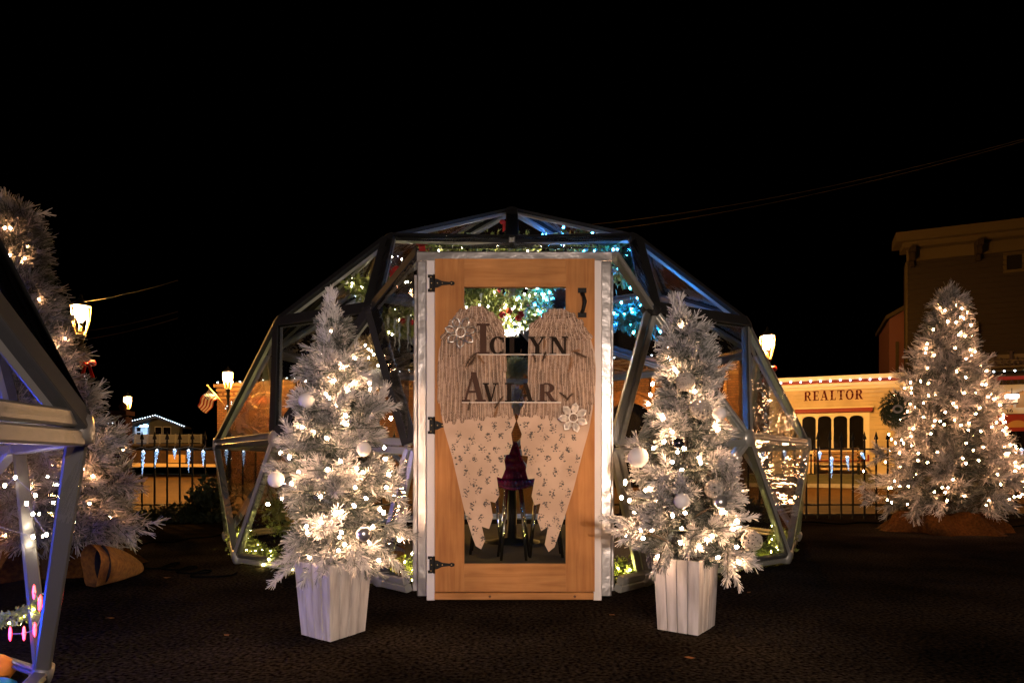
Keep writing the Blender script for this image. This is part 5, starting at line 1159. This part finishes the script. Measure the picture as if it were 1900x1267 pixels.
t = thing('armchair', 'dark armchair silhouette seen through the left panes', 'chair', loc=(-2.0, 7.3, 0)); b = MB(); b.b2((-.3,-.3,.15),(.3,.3,.42)); b.build('seat', m_dleaf, t); b = MB(); b.bar((0,.27,.42),(0,.4,.98),.6,.12,(0,1,0), bev=.04); b.build('backrest', m_dleaf, t)
for s_ in (-1,1): b = MB(); b.bar((s_*.34,-.3,.5),(s_*.34,.3,.5),.08,.2,(0,0,1), bev=.03); b.build('armrest', m_dleaf, t)
for sx in (-.26,.26):
    for sy in (-.26,.26): b = MB(); b.tube([(sx,sy,.15),(sx,sy,0)], .02, 6); b.build('leg', m_black, t)
# near dome contents
def pouf(x, y, r, h, m_, lab):
    b = MB(); b.lathe([(.001,0),(r*.8,0.0),(r,h*.3),(r*.98,h*.7),(r*.7,h*.97),(.001,h*1.02)], (x,y,0), 22); b.lathe([(r*.05,h*1.03),(.001,h*1.06)], (x,y,0), 8); tag(b.build('floor_cushion', m_), lab, 'cushion', 'floor cushions in the near dome')
pouf(-1.87, 2.42, .09, .085, mat('orange_cloth', (.8,.26,.02), .7), 'orange floor cushion at the lower left corner')
pouf(-1.735, 2.27, .075, .05, mat('teal_cloth', (.0,.5,.35), .7), 'teal floor cushion beside the orange one')
def glow_string(label, pts, me, n, seed, sp): fairy(label, path_fn(pts), n, me, seed, sp, grp='coloured lights in the near dome')
me_r = bulb_mesh('red_led', .006, m_red_l, 4.5); me_bb = bulb_mesh('blue_led', .012, bulbmat('deep_blue_led', (.0,.05,1), 130), 2.6)
glow_string('blue lights on the floor of the near dome', [(-1.75,2.15,.04),(-1.95,2.3,.04),(-2.4,2.4,.04),(-2.9,2.2,.04)], me_bb, 16, 71, .04)
glow_string('blue lights round the wall of the near dome', [(-1.5,1.5,.35),(-1.9,2.2,.5),(-2.3,2.6,.6),(-3.0,2.9,.5)], me_bb, 14, 75, .07)
glow_string('red lights low in the near dome', [W(30,1130,2.6), W(85,1080,2.4), W(95,1120,2.35), W(60,1170,2.4), W(10,1180,2.5)], me_r, 8, 72, .02)
glow_string('warm pearl lights hanging in the near dome', [W(20,870,3.0), W(50,905,2.8), W(75,960,2.6), W(40,1000,2.8)], me_w, 9, 73, .05)
t, fn = garland('green garland with yellow lights draped across the lower panes of the near dome', [W(92,1114,2.47), W(75,1125,2.5), W(45,1138,2.54), W(0,1152,2.6), W(-70,1165,2.7)], 1500, .018, .012, 21); t['group'] = 'leafy garlands inside the near dome'
fairy('yellow fairy lights in the draped garland of the near dome', fn, 20, bulb_mesh('fairy_lime_small', .0035, m_lime, 1), 22, .010)

# ------------------------------------------------------------------ shrubs, cords, small debris
def shrub(label, c, r, n, seed, size=.05):
    rs = np.random.RandomState(seed); v = []; f = []
    for i in range(n):
        p = rs.normal(size=3); p /= np.linalg.norm(p); p = p*np.array(r)*rs.uniform(.55,1.08); p[2] = abs(p[2]); p = p + np.array(c); d = rs.normal(size=3); d /= np.linalg.norm(d); a = np.cross(d, rs.normal(size=3)); a /= np.linalg.norm(a); L = size*rs.uniform(.6,1.5); k = len(v)
        v += [p, p+d*L*.5+a*L*.3, p+d*L, p+d*L*.5-a*L*.3]; f.append((k,k+1,k+2,k+3))
    t = thing('shrub', label, 'shrub', 'low shrubs along the fence'); o = bpy.data.objects.new('foliage', np_mesh('foliage', np.array(v), np.array(f, dtype=np.int32), m_dleaf)); C.objects.link(o); o.parent = t
    b = MB()
    for k in range(7): b.tube([c, (c[0]+r[0]*.6*math.cos(k), c[1]+r[1]*.6*math.sin(k), c[2]+r[2]*.7)], .008, 4)
    b.build('stem', m_bark, t)
shrub('tall dark shrub at the fence against the left side of the dome', G(392,9.3), (.33,.3,.58), 1700, 1, .07)
shrub('low dark shrub in front of the left fence', G(330,9.3), (.55,.3,.22), 1400, 2)
shrub('low dark shrub at the foot of the gate post', G(255,9.3), (.4,.3,.12), 900, 3)
shrub('dark shrub behind the dome on the right', G(1380,9.3), (.4,.3,.3), 900, 4)
def cord(label, pts, r=.006):
    P = [Vector(p) for p in pts]; out = []
    for i in range(len(P)-1):
        a, b_, c, d = P[max(i-1,0)], P[i], P[i+1], P[min(i+2, len(P)-1)]
        for k in range(6): s_ = k/6; out.append(.5*((2*b_) + (c-a)*s_ + (2*a-5*b_+4*c-d)*s_*s_ + (3*b_-a-3*c+d)*s_**3))
    out.append(P[-1]); m = MB(); m.tube([Vector((p.x, p.y, r+.002)) for p in out], r, 6); tag(m.build('power_cord', mat('black_rubber', (.003,.003,.003), 1, spec=0)), label, 'cord', 'black power cords on the asphalt')
def gp(px_, py_): d = ZC*F/(py_-HY); return G(px_, d)
cord('black cord from the flocked tree to the left side of the dome', [gp(205,1030),(gp(245,1018)),gp(275,1008),gp(290,1006),gp(320,1007),gp(350,1000),gp(395,996),gp(420,990)])
cord('black cord coiled in loops on the asphalt left of the dome', [gp(240,1054),gp(290,1056),gp(325,1049),gp(332,1045),gp(315,1048),gp(300,1057),gp(345,1058),gp(366,1053),gp(350,1053),gp(328,1063),gp(375,1065),gp(392,1060),gp(375,1060),gp(355,1071),gp(420,1070),gp(440,1064)])
cord('black cord along the right fence to the big flocked tree', [gp(1462,962),gp(1475,970),gp(1500,969),gp(1560,973),gp(1600,970),gp(1640,972)], .009)
cord('black cord lying right of the burlap by the fence', [gp(1820,980),gp(1850,973),gp(1880,978),gp(1920,972)], .009)
m_dl = mat('dry_leaf', (.16,.07,.025), .9, spec=.1)
rs = random.Random(12)
leaf_spots = [(1280,1222),(1135,1142),(203,1148),(310,1073),(1390,1100),(420,1180)]
wheres = ['in front of the right pot','just right of the door sill','near the near dome','beside the coiled cord','right of the right pot','left of the left pot']
for (x, y), wh in zip(leaf_spots, wheres):
    p = gp(x, y); b = MB(); a = rs.uniform(0,6); s_ = rs.uniform(.012,.022); pts = [(p.x + s_*math.cos(a+k)*q, p.y + s_*math.sin(a+k)*q*.7, .004+.006*rs.random()) for k, q in ((0,1.3),(1,.6),(2,.9),(3.1,1.2),(4.1,.8),(5.2,.7))]; b.add(pts, [(0,1,2),(0,2,3),(0,3,4),(0,4,5)])
    tag(b.build('fallen_leaf', m_dl), 'small dry leaf on the asphalt ' + wh, 'leaf', 'dry leaves on the asphalt')
